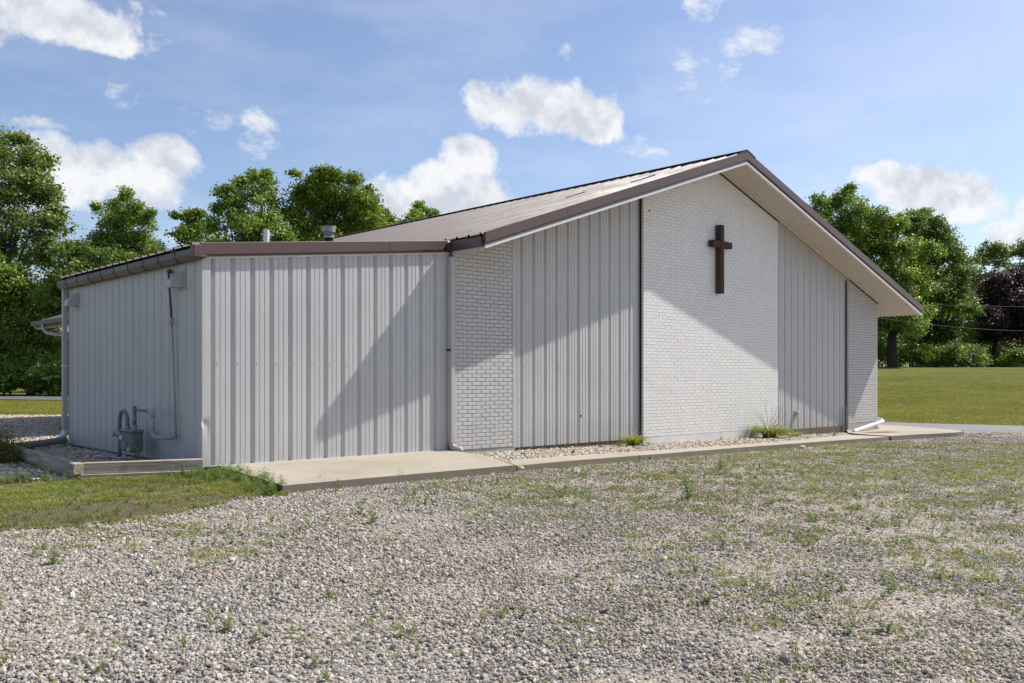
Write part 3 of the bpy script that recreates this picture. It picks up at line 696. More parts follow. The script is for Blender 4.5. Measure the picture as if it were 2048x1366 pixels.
# nave roof ---------------------------------------------------
rl = part('roof', label='brown ribbed roof slope above the annex')
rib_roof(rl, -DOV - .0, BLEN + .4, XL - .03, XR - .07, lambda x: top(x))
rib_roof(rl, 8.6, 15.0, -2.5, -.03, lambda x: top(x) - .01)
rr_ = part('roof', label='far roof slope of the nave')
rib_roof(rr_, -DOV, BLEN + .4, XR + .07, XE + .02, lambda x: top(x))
mb = MB()
for sgn in (-1, 1):
    y0, y1 = -DOV - .02, BLEN + .42
    mb.add([(XR, y0, top(XR) + .075), (XR + sgn * .22, y0, top(XR + .22) + .080), (XR + sgn * .22, y1, top(XR + .22) + .080), (XR, y1, top(XR) + .075)], [(0, 1, 2, 3)])
mb.build('ridge_cap', 'roof_metal', church)
mb = MB(); mb.box(XR - .20, -DOV + .06, top(XR + .20) - .01, XR + .20, BLEN + .3, top(XR + .20) + .074); mb.build('ridge_closure', 'dark_gap', church)
mb = MB()
mb.prism([(XR, ZR + .05), (XR, top(XR) - .05), (XL + .05, top(XL) - .03), (XL + .05, sof(XL) + .05)], lambda x, z: (x, -DOV + .06, z), lambda x, z: (x, BLEN, z))
mb.prism([(XR, ZR + .05), (XR, top(XR) - .05), (XE - .05, top(XE) - .03), (XE - .05, sof(XE) + .05)], lambda x, z: (x, -DOV + .06, z), lambda x, z: (x, BLEN, z))
mb.build('roof_deck', 'dark_gap', church)
# thin grey strips lying at rib height near the ridge
mb = MB()
for (x, yy, l, wd) in ((5.1, .4, .8, .10), (5.9, .6, .9, .08), (6.3, 1.2, .7, .08), (4.4, 1.6, .6, .12), (6.6, .3, .5, .07), (5.4, 2.1, .7, .07)):
    mb.hexa([(x, yy, top(x) + .034), (x + l, yy, top(x + l) + .034), (x + l, yy + wd, top(x + l) + .034), (x, yy + wd, top(x) + .034)], [(x, yy, top(x) + .039), (x + l, yy, top(x + l) + .039), (x + l, yy + wd, top(x + l) + .039), (x, yy + wd, top(x) + .039)])
mb.build('roof_patch', 'steel_dull', church)['label'] = 'dull grey strips near the ridge'
# roof screws
mb = MB()
for k in range(60):
    yy = -DOV + .037 + .305 * k
    for xx in (.5, 2.2, 3.9, 5.6):
        mb.box(xx, yy - .008, top(xx) + .03, xx + .018, yy + .008, top(xx) + .042)
mb.build('screws', 'dark_gap', church)['kind'] = 'stuff'

# rake fascia, both slopes: face, dark reveal, white trim
def rake(xa, xb, name, y0, y1, o0, o1, m, label=None):
    mb = MB(); mb.prism([(xa, sof(xa) + o0), (xb, sof(xb) + o0), (xb, sof(xb) + o1), (xa, sof(xa) + o1)], lambda x, z: (x, y0, z), lambda x, z: (x, y1, z))
    o = mb.build(name, m, church)
    if label: o['label'] = label
for (segs, sgn) in ((((.02, 1.9), (1.906, 4.4), (4.406, XR)), -1), (((XR, 10.2), (10.206, 13.1), (13.106, XE + .02)), 1)):
    for a, b in segs: rake(a, b, 'fascia', -DOV - .035, -DOV + .03, .095, .262, 'brown_trim')
    a, b = segs[0][0], segs[-1][1]
    rake(a, b, 'fascia_lip', -DOV - .018, -DOV + .03, .062, .094, 'brown_trim')
    rake(a, b, 'reveal_trim', -DOV - .006, -DOV + .03, .036, .061, 'steel_dull')
    rake(a, b, 'soffit_trim', -DOV - .022, -DOV + .035, -.004, .035, 'white_trim')
# small cap where the rakes meet
mb = MB(); mb.prism([(XR - .30, top(XR - .3) + .03), (XR, top(XR) + .045), (XR + .3, top(XR + .3) + .03), (XR + .3, top(XR + .3) + .045), (XR, top(XR) + .062), (XR - .3, top(XR - .3) + .045)], lambda x, z: (x, -DOV - .042, z), lambda x, z: (x, -DOV + .2, z)); mb.build('ridge_end_cap', 'brown_trim', church)
# eave boards
mb = MB(); mb.box(-.045, -DOV + .035, sof(0) + .03, .02, -.0, sof(0) + .20); mb.build('eave_fascia', 'brown_trim', church)
mb = MB(); mb.box(-.03, -DOV + .036, sof(0) - .03, .03, -.0, sof(0) + .028); mb.build('eave_soffit_trim', 'soffit', church)
mb = MB(); mb.box(XE - .01, -DOV + .036, sof(XE) + .05, XE + .03, BLEN, sof(XE) + .22); mb.build('eave_fascia', 'brown_trim', church)
# ribbed soffits
def soffit(xa, xb, y0, y1, name='soffit'):
    mb = MB(); prof = []; y = y0
    while y < y1:
        for a, h in ((0, 0), (.022, .024), (.060, .024), (.082, 0)): prof.append((y + a, h))
        y += .122
    prof = [p for p in prof if p[0] < y1] + [(y1, 0)]
    for (ya, ha), (yb, hb) in zip(prof[:-1], prof[1:]):
        mb.add([(xa, ya, sof(xa) + ha), (xb, ya, sof(xb) + ha), (xb, yb, sof(xb) + hb), (xa, yb, sof(xa) + hb)], [(0, 1, 2, 3)])
    return mb.build(name, 'soffit', church)
soffit(XR, 14.996, -DOV + .036, .08); soffit(15.004, XE, -DOV + .036, BLEN); soffit(.03, XR, -DOV + .036, .08)
for (a, b) in ((4.95, XR), (XR, 9.95), (13.4, 14.99)):
    mb = MB(); mb.prism([(a, sof(a) - .03), (b, sof(b) - .03), (b, sof(b)), (a, sof(a))], lambda x, z: (x, -.014, z), lambda x, z: (x, -.002, z)); mb.build('wall_edge_trim', 'dark_gap', church)
for (a, b) in ((9.96, 13.34),):
    mb = MB(); mb.prism([(a, sof(a) - .05), (b, sof(b) - .05), (b, sof(b)), (a, sof(a))], lambda x, z: (x, .035, z), lambda x, z: (x, .078, z)); mb.build('wall_edge_trim', 'soffit', church)
# rear canopy on the annex side
mb = MB(); mb.box(-2.53, 8.6, top(-2.5) - .16, -2.48, 15.0, top(-2.5) - .0); mb.build('canopy_fascia', 'brown_trim', church)
mb = MB(); mb.box(-2.60, 8.62, top(-2.5) - .10, -2.535, 15.0, top(-2.5) + .01); mb.build('canopy_gutter', 'gutter_brown', church)
mb = MB(); mb.hexa([(-2.47, 8.62, sof(-2.48) + .03), (0, 8.62, sof(0) - .02), (0, 14.98, sof(0) - .02), (-2.47, 14.98, sof(-2.48) + .03)], [(-2.47, 8.62, sof(-2.48) + .1), (0, 8.62, sof(0) + .1), (0, 14.98, sof(0) + .1), (-2.47, 14.98, sof(-2.48) + .1)]); mb.build('canopy_soffit', 'soffit', church)
pipe_part('canopy_downspout', [(-2.56, 14.0, 2.62), (-2.56, 14.0, 2.48), (-2.48, 13.95, 2.38), (-1.2, 12.1, 2.05), (-.2, 11.9, 1.9)], .045, 'downspout')
# right hand gutter elbow below the eave
pipe_part('gutter_elbow', [(15.62, .55, 2.95), (15.60, .55, 2.86), (15.5, .52, 2.72), (15.2, .45, 2.60), (15.02, .42, 2.5), (15.02, .42, .1)], .055, 'white_pipe', label='white downspout elbow under the right eave')
# vent hoods on the shaded side wall
def hood(y, z, s=1.0):
    h = part('vent_hood', label=None)
    mb = MB(); mb.box(AX - .012, y - .17 * s, z - .17 * s, AX + .01, y + .17 * s, z + .17 * s); mb.build('flange', 'downspout', h)
    mb = MB(); X0 = AX - .012; a, b = y - .12 * s, y + .12 * s
    mb.hexa([(X0, a, z - .14 * s), (X0 - .23 * s, a, z - .15 * s), (X0 - .23 * s, b, z - .15 * s), (X0, b, z - .14 * s)], [(X0, a, z + .14 * s), (X0 - .20 * s, a, z - .02 * s), (X0 - .20 * s, b, z - .02 * s), (X0, b, z + .14 * s)])
    mb.build('hood', 'downspout', h, bevel=.005)
hood(.80, 2.62, .85); hood(5.42, 2.62, .85)
# things on the roof of the annex
pv = part('roof_vent_pipe', label='white plastic pipe standing on the annex roof')
mb = MB(); mb.tube([(-1.30, 4.1, 3.30), (-1.30, 4.1, 4.04)], .055, 14); mb.build('pipe', 'white_pipe', pv, smooth=False)
fl = part('flue', label='metal flue with a square cap on the annex roof')
fx, fy = .05, 4.0
mb = MB(); mb.tube([(-.35, 3.4, 3.3), (-.35, 3.4, 3.90)], .085, 14); mb.build('flue_pipe', 'dark_gap', fl)
mb = MB(); mb.tube([(-.35, 3.4, 3.90), (-.35, 3.4, 3.95)], .10, 14); mb.tube([(-.35, 3.4, 3.965), (-.35, 3.4, 4.0)], .095, 14); mb.tube([(-.35, 3.4, 4.01), (-.35, 3.4, 4.12)], .125, 14); mb.build('flue_cap', 'steel_dull', fl)
# small boxes and taps on the gable wall
mb = MB(); mb.box(10.83, .0, .24, 10.91, .078, .38); mb.box(10.845, -.03, .30, 10.895, .0, .36); mb.build('outlet_box', 'soffit', church, bevel=.006)
mb = MB(); mb.tube([(10.87, .03, .25), (10.87, .03, -.06)], .012, 6); mb.build('conduit', 'white_trim', church)
mb = MB(); mb.tube([(13.20, .05, .42), (13.20, .0, .44), (13.24, -.01, .40), (13.24, -.01, -.18)], .012, 6); mb.tube([(13.12, .03, .40), (13.12, .03, -.15)], .010, 6); mb.build('water_pipe', 'steel_dull', church)
for (x, z) in ((3.17, .482),):
    mb = MB(); mb.tube([(x, .079, z), (x, .074, z)], .022, 10); mb.build('wall_hole', 'dark_gap', church)
mb = MB(); mb.tube([(5.12, .001, 4.63), (5.12, -.02, 4.63)], .018, 8); mb.build('bolt', 'rust', church)

# ------------------------------------------------------------------ the cross
cr = empty('cross', (7.43, -.0, 4.1), 'dark brown wooden cross mounted on the white brick gable', 'cross')
def box_part(name, x0, y0, z0, x1, y1, z1, m, parent, bevel=0.004, loc=None):
    mb = MB(); mb.box(x0, y0, z0, x1, y1, z1); c = ((x0 + x1) / 2, (y0 + y1) / 2, (z0 + z1) / 2)
    return mb.build(name, m, parent, bevel=bevel, origin=c)
box_part('upright', 7.40, -.150, 3.07, 7.535, -.016, 4.585, 'cross_wood', cr)
box_part('crossbar', 7.125, -.153, 4.085, 7.40 - .001, -.020, 4.225, 'cross_wood', cr)
box_part('crossbar', 7.536, -.153, 4.085, 7.835, -.020, 4.225, 'cross_wood', cr)

# ------------------------------------------------------------------ gas meter
gm = empty('gas_meter', (-4.62, 1.9, .1), 'grey green gas meter with looping pipes on the shaded annex wall', 'gas meter')
mb = MB(); mb.box(-4.73, 1.62, .12, -4.54, 2.10, .44); mb.build('meter_body', 'meter_paint', gm, bevel=.035)
mb = MB(); mb.box(-4.74, 1.60, .40, -4.53, 2.12, .455); mb.build('meter_cap', 'meter_paint', gm, bevel=.02)
mb = MB(); mb.tube([(-4.73, 1.86, .22), (-4.755, 1.86, .22)], .085, 16); mb.build('meter_dial', 'steel_dull', gm)
mb = MB(); mb.box(-4.745, 1.95, .30, -4.735, 2.06, .36); mb.build('meter_plate', 'white_trim', gm)
mb = MB(); mb.box(-4.742, 1.66, .14, -4.728, 1.78, .20); mb.build('meter_tag', 'soffit', gm)
for yy, zz in ((1.64, .43), (1.74, .43), (1.98, .43), (2.08, .43)):
    mb = MB(); mb.tube([(-4.735, yy, zz), (-4.755, yy, zz)], .010, 6); mb.build('bolt', 'rust', gm)
def arc(cx, cz, r, a0, a1, y=None, X=-4.62, n=7): return [(X, cx + r * math.cos(R(a0 + (a1 - a0) * k / n)), cz + r * math.sin(R(a0 + (a1 - a0) * k / n))) for k in range(n + 1)]
mb = MB(); mb.tube([(-4.62, 2.40, -.05), (-4.62, 2.40, .33)], .026, 10); mb.build('inlet_pipe', 'meter_paint', gm, smooth=True)
mb = MB(); mb.tube([(-4.62, 2.40, .31), (-4.62, 2.40, .34), (-4.62, 2.40, .35), (-4.62, 2.40, .41), (-4.62, 2.40, .42)], [.04, .075, .085, .085, .05], 14); mb.tube([(-4.62, 2.40, .38), (-4.74, 2.40, .38)], .05, 12); mb.build('regulator', 'soffit', gm, smooth=False)
mb = MB(); mb.tube([(-4.62, 2.40, .41)] + arc(2.26, .55, .14, 0, 0)[:0] + [(-4.62, 2.40, .53)] + arc(2.23, .56, .16, 10, 170) + [(-4.62, 2.06, .53), (-4.62, 2.06, .45)], .030, 10); mb.build('inlet_loop', 'meter_paint', gm, smooth=True)
mb = MB(); mb.tube([(-4.62, 2.06, .45), (-4.62, 2.06, .50)], .042, 8); mb.tube([(-4.62, 1.78, .45), (-4.62, 1.78, .52)], .042, 8); mb.tube([(-4.62, 1.78, .60), (-4.62, 1.78, .64)], .038, 8); mb.build('pipe_nuts', 'steel_dull', gm)
mb = MB(); mb.tube([(-4.62, 1.78, .45), (-4.62, 1.78, .80)], .030, 10); mb.tube([(-4.62, 1.80, .745), (-4.62, 1.12, .745)], .020, 10); mb.build('outlet_pipe', 'meter_paint', gm, smooth=True)
mb = MB(); mb.tube([(-4.62, 1.20, .745), (-4.62, 1.10, .745), (-4.62, 1.07, .72), (-4.62, 1.06, .66)], .033, 10); mb.tube([(-4.62, 1.06, .70), (-4.62, 1.06, .42)], .024, 10); mb.tube([(-4.62, 1.06, .45), (-4.62, 1.05, .40), (-4.60, 1.0, .37), (-4.52, .90, .37), (-4.42, .84, .37), (-4.38, .83, .40)], .032, 10); mb.build('outlet_pipe', 'pipe_paint', gm, smooth=True)
mb = MB(); mb.tube([(-4.38, .83, .38), (-4.38, .90, 1.2), (-4.38, .98, 2.0)], .015, 10); mb.tube([(-4.38, .98, 2.0), (-4.38, .985, 2.08)], .028, 10); mb.build('riser_pipe', 'pipe_paint', gm, smooth=True)
mb = MB(); mb.tube([(-4.38, .985, 2.08), (-4.38, 1.10, 2.72), (-4.33, 1.10, 2.76)], .015, 10); mb.tube([(-4.39, 1.02, 2.76), (-4.37, 1.14, 2.76)], .026, 10); mb.build('riser_pipe', 'rust', gm, smooth=True)

# ------------------------------------------------------------------ timber edging
def timber(name, a, b, z0, z1, wd, parent):
    a = Vector((*a, 0)); b = Vector((*b, 0)); d = b - a; L = d.length; ang = math.atan2(d.y, d.x)
    mb = MB(); mb.box(0, -wd / 2, 0, L, wd / 2, z1 - z0); o = mb.build(name, 'timber', parent, bevel=.007)
    o.rotation_euler = (0, 0, ang); o.location = (a.x, a.y, z0); return o
edg = empty('timber_edging', (-5.8, .5, -.1), 'weathered timber edging two beams high round the stone bed', 'edging')
timber('timber', (-5.755, .425), (-4.36, -.03), -.015, .128, .14, edg)
timber('timber', (-5.83, .36), (-5.66, 4.1), -.015, .128, .14, edg)
timber('timber', (-5.655, 4.11), (-5.45, 7.0), -.015, .126, .14, edg)
timber('timber', (-5.80, .40), (-4.37, -.05), -.165, -.017, .15, edg)
timber('timber', (-5.79, .52), (-5.60, 4.6), -.165, -.017, .15, edg)

# ------------------------------------------------------------------ loose pipes on the ground
def thing_mesh(mb, name, m, label, cat, group=None, **kw):
    v = np.array(mb.v); org = (float(v[:, 0].mean()), float(v[:, 1].mean()), float(v[:, 2].min()))
    o = mb.build(name, m, None, origin=org, **kw); return tag(o, label, cat, group)
mb = MB(); mb.tube([(-5.30, 5.15, .055), (-4.42, 5.75, .085)], [.062, .062], 14, cap=False); mb.tube([(-5.28, 5.16, .055), (-4.42, 5.75, .085)], [.054, .054], 14, cap=True)
thing_mesh(mb, 'drain_pipe', 'steel_dull', 'grey drain pipe lying on the stones below the annex downspout', 'pipe')
mb = MB(); mb.tube([(15.25, .25, .05), (15.32, .12, .03), (15.30, .02, .01), (15.1, -.10, -.01), (12.45, -.62, -.155)], .048, 14, cap=True); mb.box(12.72, -.58, -.19, 12.76, -.50, -.14)
thing_mesh(mb, 'drain_pipe', 'white_pipe', 'white drain pipe lying on the concrete pad at the right corner', 'pipe', smooth=False)
for k, (pts, r) in enumerate((([(-5.02, 2.15, .045), (-4.98, 1.75, .075), (-4.93, 1.45, .05)], .014), ([(-4.95, 1.9, .05), (-4.75, 1.35, .06)], .016))):
    mb = MB(); mb.tube(pts, r, 8); thing_mesh(mb, 'scrap_pipe', 'steel_dull', ('bent thin metal pipe lying in the stone bed near the gas meter', 'short straight metal pipe lying beside the bent one')[k], 'pipe')
# worn yellow paint on the concrete edges
ym = MB(); ym.add([(-.955, -2.57, .006), (-.905, -2.57, .006), (-.375, -1.52, .006), (-.425, -1.52, .006)], [(0, 1, 2, 3)])
o = ym.build('edge_marking', 'mark_yellow'); tag(o, 'worn yellow paint along the slab joint', kind='structure')
ym = MB(); pts = [(11.66, -1.22), (11.5, -1.5), (11.45, -1.8), (11.6, -2.02), (12.3, -2.12), (13.2, -2.13)]
for (a, b) in zip(pts[:-1], pts[1:]): ym.add([(a[0], a[1], slab_z(a[0]) + .009), (b[0], b[1], slab_z(b[0]) + .009), (b[0] + .03, b[1] + .07, slab_z(b[0]) + .009), (a[0] + .06, a[1] + .05, slab_z(a[0]) + .009)], [(0, 1, 2, 3)])
o = ym.build('edge_marking', 'mark_yellow'); tag(o, 'worn yellow paint along the pad edge', kind='structure')

# ------------------------------------------------------------------ scattering
def proto_coll(name, meshes):
    c = bpy.data.collections.new(name)
    for i, me in enumerate(meshes):
        o = bpy.data.objects.new('%s_%02d' % (name, i), me); c.objects.link(o)
    return c
def stone_protos(m, n=7, seed=0):
    out = []; rr = random.Random(seed)
    for i in range(n):
        bm = bmesh.new(); bmesh.ops.create_icosphere(bm, subdivisions=1, radius=.5)
        ax = (rr.uniform(.75, 1.15), rr.uniform(.6, .95), rr.uniform(.45, .7))
        for v in bm.verts:
            k = rr.uniform(.72, 1.12); v.co = Vector((v.co.x * ax[0] * k, v.co.y * ax[1] * k, v.co.z * ax[2] * k))
        me = bpy.data.meshes.new('stone_form'); bm.to_mesh(me); bm.free(); me.materials.append(MATS[m]); out.append(me)
    return out
def blade_protos(m, n, blades, h, spread, wid, lean=.5, seed=0, seg=2):
    out = []; rr = random.Random(seed)
    for i in range(n):
        mb = MB()
        for b in range(blades):
            a = rr.uniform(0, 6.283); r = spread * math.sqrt(rr.random()); x, y = r * math.cos(a), r * math.sin(a)
            a2 = rr.uniform(0, 6.283); hh = h * rr.uniform(.5, 1.1); ln = lean * rr.uniform(.2, 1.0) * hh
            dx, dy = math.cos(a2), math.sin(a2); w = wid * rr.uniform(.7, 1.2); px, py = -dy * w / 2, dx * w / 2
            m1 = (x + dx * ln * .3, y + dy * ln * .3, hh * .55); tp = (x + dx * ln, y + dy * ln, hh * rr.uniform(.8, 1))
            k = len(mb.v); mb.add([(x - px, y - py, -.01), (x + px, y + py, -.01), (m1[0] + px, m1[1] + py, m1[2]), (m1[0] - px, m1[1] - py, m1[2]), tp], [(0, 1, 2, 3), (3, 2, 4)])
        me = bpy.data.meshes.new('tuft_form'); me.from_pydata(mb.v, [], mb.f); me.materials.append(MATS[m]); out.append(me)
    return out
def weed_protos(m, n, seed=0, tall=1.0):
    """small upright weed: stems with pairs of narrow leaves"""
    out = []; rr = random.Random(seed)
    for i in range(n):
        mb = MB()
        for s in range(rr.randint(3, 6)):
            a = rr.uniform(0, 6.28); ln = rr.uniform(.05, .45); H = rr.uniform(.5, 1.0) * tall
            nl = rr.randint(6, 9)
            for k in range(nl):
                tt = (k + .5) / nl; c = Vector((math.cos(a) * ln * tt * H, math.sin(a) * ln * tt * H, H * tt))
                for q in range(2):
                    b = rr.uniform(0, 6.28); L = rr.uniform(.18, .34) * (1.15 - tt * .6) ; d = Vector((math.cos(b), math.sin(b), rr.uniform(.1, .8))).normalized()
                    sdev = d.cross(Vector((0, 0, 1))).normalized() * L * .13
                    mb.add([c, c + d * L * .5 + sdev, c + d * L, c + d * L * .5 - sdev], [(0, 1, 2, 3)])
            d = Vector((math.cos(a) * ln * H, math.sin(a) * ln * H, H)); mb.add([(-.008, 0, 0), (.008, 0, 0), tuple(d)], [(0, 1, 2)])
        me = bpy.data.meshes.new('weed_form'); me.from_pydata(mb.v, [], mb.f); me.materials.append(MATS[m]); out.append(me)
    return out

def scatter(name, pts, rot, scl, pid, coll, label, kind='stuff', cat=None):
    me = bpy.data.meshes.new(name); n = len(pts)
    me.vertices.add(n); me.vertices.foreach_set('co', np.asarray(pts, np.float32).ravel())
    a = me.attributes.new('rot', 'FLOAT_VECTOR', 'POINT'); a.data.foreach_set('vector', np.asarray(rot, np.float32).ravel())
    a = me.attributes.new('scl', 'FLOAT', 'POINT'); a.data.foreach_set('value', np.asarray(scl, np.float32).ravel())
    a = me.attributes.new('pid', 'INT', 'POINT'); a.data.foreach_set('value', np.asarray(pid, np.int32).ravel())
    o = link_mesh(name, me, None)
    ng = bpy.data.node_groups.new(name, 'GeometryNodeTree')
    ng.interface.new_socket('Geometry', in_out='INPUT', socket_type='NodeSocketGeometry'); ng.interface.new_socket('Geometry', in_out='OUTPUT', socket_type='NodeSocketGeometry')
    N = ng.nodes; Lk = ng.links
    gi = N.new('NodeGroupInput'); go = N.new('NodeGroupOutput'); ip = N.new('GeometryNodeInstanceOnPoints'); ci = N.new('GeometryNodeCollectionInfo')
    ci.inputs['Collection'].default_value = coll; ci.inputs['Separate Children'].default_value = True; ci.inputs['Reset Children'].default_value = True
    def na(nm, ty):
        q = N.new('GeometryNodeInputNamedAttribute'); q.data_type = ty; q.inputs[0].default_value = nm; return [s for s in q.outputs if s.enabled and s.name == 'Attribute'][0]
    er = N.new('FunctionNodeEulerToRotation'); Lk.new(na('rot', 'FLOAT_VECTOR'), er.inputs[0])
    Lk.new(gi.outputs[0], ip.inputs['Points']); Lk.new(ci.outputs[0], ip.inputs['Instance']); ip.inputs['Pick Instance'].default_value = True
    Lk.new(na('pid', 'INT'), ip.inputs['Instance Index']); Lk.new(er.outputs[0], ip.inputs['Rotation']); Lk.new(na('scl', 'FLOAT'), ip.inputs['Scale'])
    Lk.new(ip.outputs[0], go.inputs[0])
    md = o.modifiers.new('scatter', 'NODES'); md.node_group = ng
    return tag(o, label, cat, None, kind)

def in_poly(x, y, poly):
    x = np.asarray(x); y = np.asarray(y); c = np.zeros(len(x), bool); n = len(poly)
    for i in range(n):
        x0, y0 = poly[i]; x1, y1 = poly[(i + 1) % n]
        if y0 == y1: continue
        c ^= ((y0 > y) != (y1 > y)) & (x < (x1 - x0) * (y - y0) / (y1 - y0) + x0)
    return c
def vnoise(x, y, s, seed=0):
    """cheap value noise"""
    r = np.random.default_rng(seed); T = r.random((64, 64)); x = x / s; y = y / s
    xi = np.floor(x).astype(int); yi = np.floor(y).astype(int); fx = x - xi; fy = y - yi; fx = fx * fx * (3 - 2 * fx); fy = fy * fy * (3 - 2 * fy)
    g = lambda i, k: T[(xi + i) % 64, (yi + k) % 64]
    return (g(0, 0) * (1 - fx) + g(1, 0) * fx) * (1 - fy) + (g(0, 1) * (1 - fx) + g(1, 1) * fx) * fy
def view_pts(n_per, d0, d1, marg=.12, left=-.56, right=.56):
    """random points on the ground between two distances in the wedge the photo shows (with a margin)"""
    lo, hi = left - marg, right + marg; area = (hi - lo) / 2 * (d1 * d1 - d0 * d0); n = int(area * n_per)
    P = np.sqrt(rng.random(n) * (d1 * d1 - d0 * d0) + d0 * d0); T = lo + (hi - lo) * rng.random(n)
    L = P * T
    return CAM.x + FWD.x * P + RGT.x * L, CAM.y + FWD.y * P + RGT.y * L, P, L
GZ = np.vectorize(ground_z)
def weedy(x, y):
    """0..1, where the lot has gone to weeds"""
    px, py = x - CAM.x, y - CAM.y; P = px * FWD.x + py * FWD.y; L = px * RGT.x + py * RGT.y
    n = .55 * vnoise(x, y, 2.3, 3) + .3 * vnoise(x, y, .8, 4) + .15 * vnoise(x, y, .3, 5)
    bias = np.clip((L + 2.2) / 4.0, 0, 1) * .22 * np.clip(1.6 - np.abs(L / P - .15) * 1.2, .3, 1)
    u = L / P
    bias = bias + .20 * np.exp(-((P - 11.5) / 3.2) ** 2) * np.clip(u * 4, 0, 1)
    return np.clip(n + bias, 0, 1.2)

def on_lot(u, v, z=-.10):
    for _ in range(10):
        d = 1838.3 * (CAM.z - z) / (v - 751.6); q = CAM + FWD * d + RGT * ((u - 1024) / 1838.3 * d); z = ground_z(q.x, q.y)
    return q
def seg_dist(x, y, pts):
    best = np.full(len(x), 1e9)
    for a, b in zip(pts[:-1], pts[1:]):
        dx, dy = b[0] - a[0], b[1] - a[1]; t_ = np.clip(((x - a[0]) * dx + (y - a[1]) * dy) / (dx * dx + dy * dy), 0, 1)
        best = np.minimum(best, np.hypot(x - a[0] - t_ * dx, y - a[1] - t_ * dy))
    return best
TRACKS = [[tuple(on_lot(u, v))[:2] for u, v in tr] for tr in (
    ((1180, 1420), (1480, 1300), (1760, 1235), (2140, 1170)), ((1180, 1180), (1500, 1110), (1800, 1060), (2140, 1005)),
    ((700, 1180), (980, 1130), (1300, 1080), (1700, 1005), (2140, 955)))]
def track(x, y):
    d = np.min([seg_dist(x, y, t_) for t_ in TRACKS], axis=0)
    return np.exp(-(d / .17) ** 2) * (.45 + .55 * vnoise(x, y, .6, 44))
def gravel():
    xs = []; 
    for (den, d0, d1, sc) in ((3700, 3.3, 7.0, .0198), (2350, 7.0, 11.5, .0216), (1200, 11.5, 17.0, .0265), (420, 17, 25, .036)):
        x, y, P, L = view_pts(den, d0, d1, .04)
        k = in_poly(x, y, LOT); x, y, P, L = x[k], y[k], P[k], L[k]
        w = weedy(x, y)
        dirt = vnoise(x, y, 1.7, 21) * .6 + vnoise(x, y, .5, 22) * .4
        tk = track(x, y)
        keep = rng.random(len(x)) < (1 - .50 * tk) * np.clip(1.15 - .75 * np.clip((w - .55) * 3, 0, 1) - .35 * np.clip((dirt - .66) * 6, 0, 1), .30, 1)
        x, y, L, P = x[keep], y[keep], L[keep], P[keep]
        big = np.clip(1.12 - .30 * np.clip((L + 1.5) / 5, 0, 1), .6, 1.3)     # coarser stones to the left
        s = sc * big * np.exp(rng.normal(0, .34, len(x))); s = np.clip(s, .010, .085)
        z = GZ(x, y) + s * rng.uniform(.0, .28, len(x)) + .015 * (vnoise(x, y, .5, 9) - .5)
        xs.append((x, y, z, s))
    x, y, z, s = [np.concatenate(q) for q in zip(*xs)]; n = len(x)
    rot = np.stack([rng.normal(0, .35, n), rng.normal(0, .35, n), rng.uniform(0, 6.283, n)], 1)
    scatter('gravel', np.stack([x, y, z], 1), rot, s, rng.integers(0, 7, n), proto_coll('gravel_stone', stone_protos('stone_grey', 7, 1)), 'loose grey crushed gravel covering the lot')
gravel()
def cream():
    for (name, poly, den, sz, zf, lab) in (
        ('pebbles', BED_F, 900, .042, lambda x, y: np.vectorize(slab_z)(x) - .085 + np.clip(-y, 0, 1) * .035, 'cream and white pebbles between wall and walkway'),
        ('pebbles', BED_L, 650, .046, lambda x, y: GZ(x, y) + np.vectorize(bedz)(x, y), 'cream pebbles of the bed beside the annex')):
        xs = np.array([p[0] for p in poly]); ys = np.array([p[1] for p in poly]); A = (xs.max() - xs.min()) * (ys.max() - ys.min()); n = int(A * den)
        x = rng.uniform(xs.min(), xs.max(), n); y = rng.uniform(ys.min(), ys.max(), n); k = in_poly(x, y, poly)
        if poly is BED_L:
            px, py = x - CAM.x, y - CAM.y; P = px * FWD.x + py * FWD.y; L = px * RGT.x + py * RGT.y
            k &= (~((x > -4.36)) | (y > 6.3)) & (np.abs(L / P) < .66) & (rng.random(len(x)) < np.clip(1.4 - P / 40, .3, 1))
        x, y = x[k], y[k]; n = len(x); s = np.clip(sz * np.exp(rng.normal(0, .3, n)), .02, .1)
        z = zf(x, y) + s * .2
        rot = np.stack([rng.normal(0, .35, n), rng.normal(0, .35, n), rng.uniform(0, 6.283, n)], 1)
        scatter(name, np.stack([x, y, z], 1), rot, s, rng.integers(0, 6, n), proto_coll('pebble', stone_protos('stone_cream', 6, 2)), lab)
cream()
VERGE = [(-3.92, -0.02), (-4.08, -0.9), (-4.38, -2.2), (-4.55, -2.75), (-4.8, -2.7), (-5.3, -2.88), (-5.9, -3.2), (-6.4, -3.46), (-7.0, -3.46), (-7.6, -3.3), (-9.5, -3.55), (-14, -3.15), (-30, -4), (-30, 0.8), (-6.6, 0.9), (-5.95, 0.25), (-4.4, -0.16)]
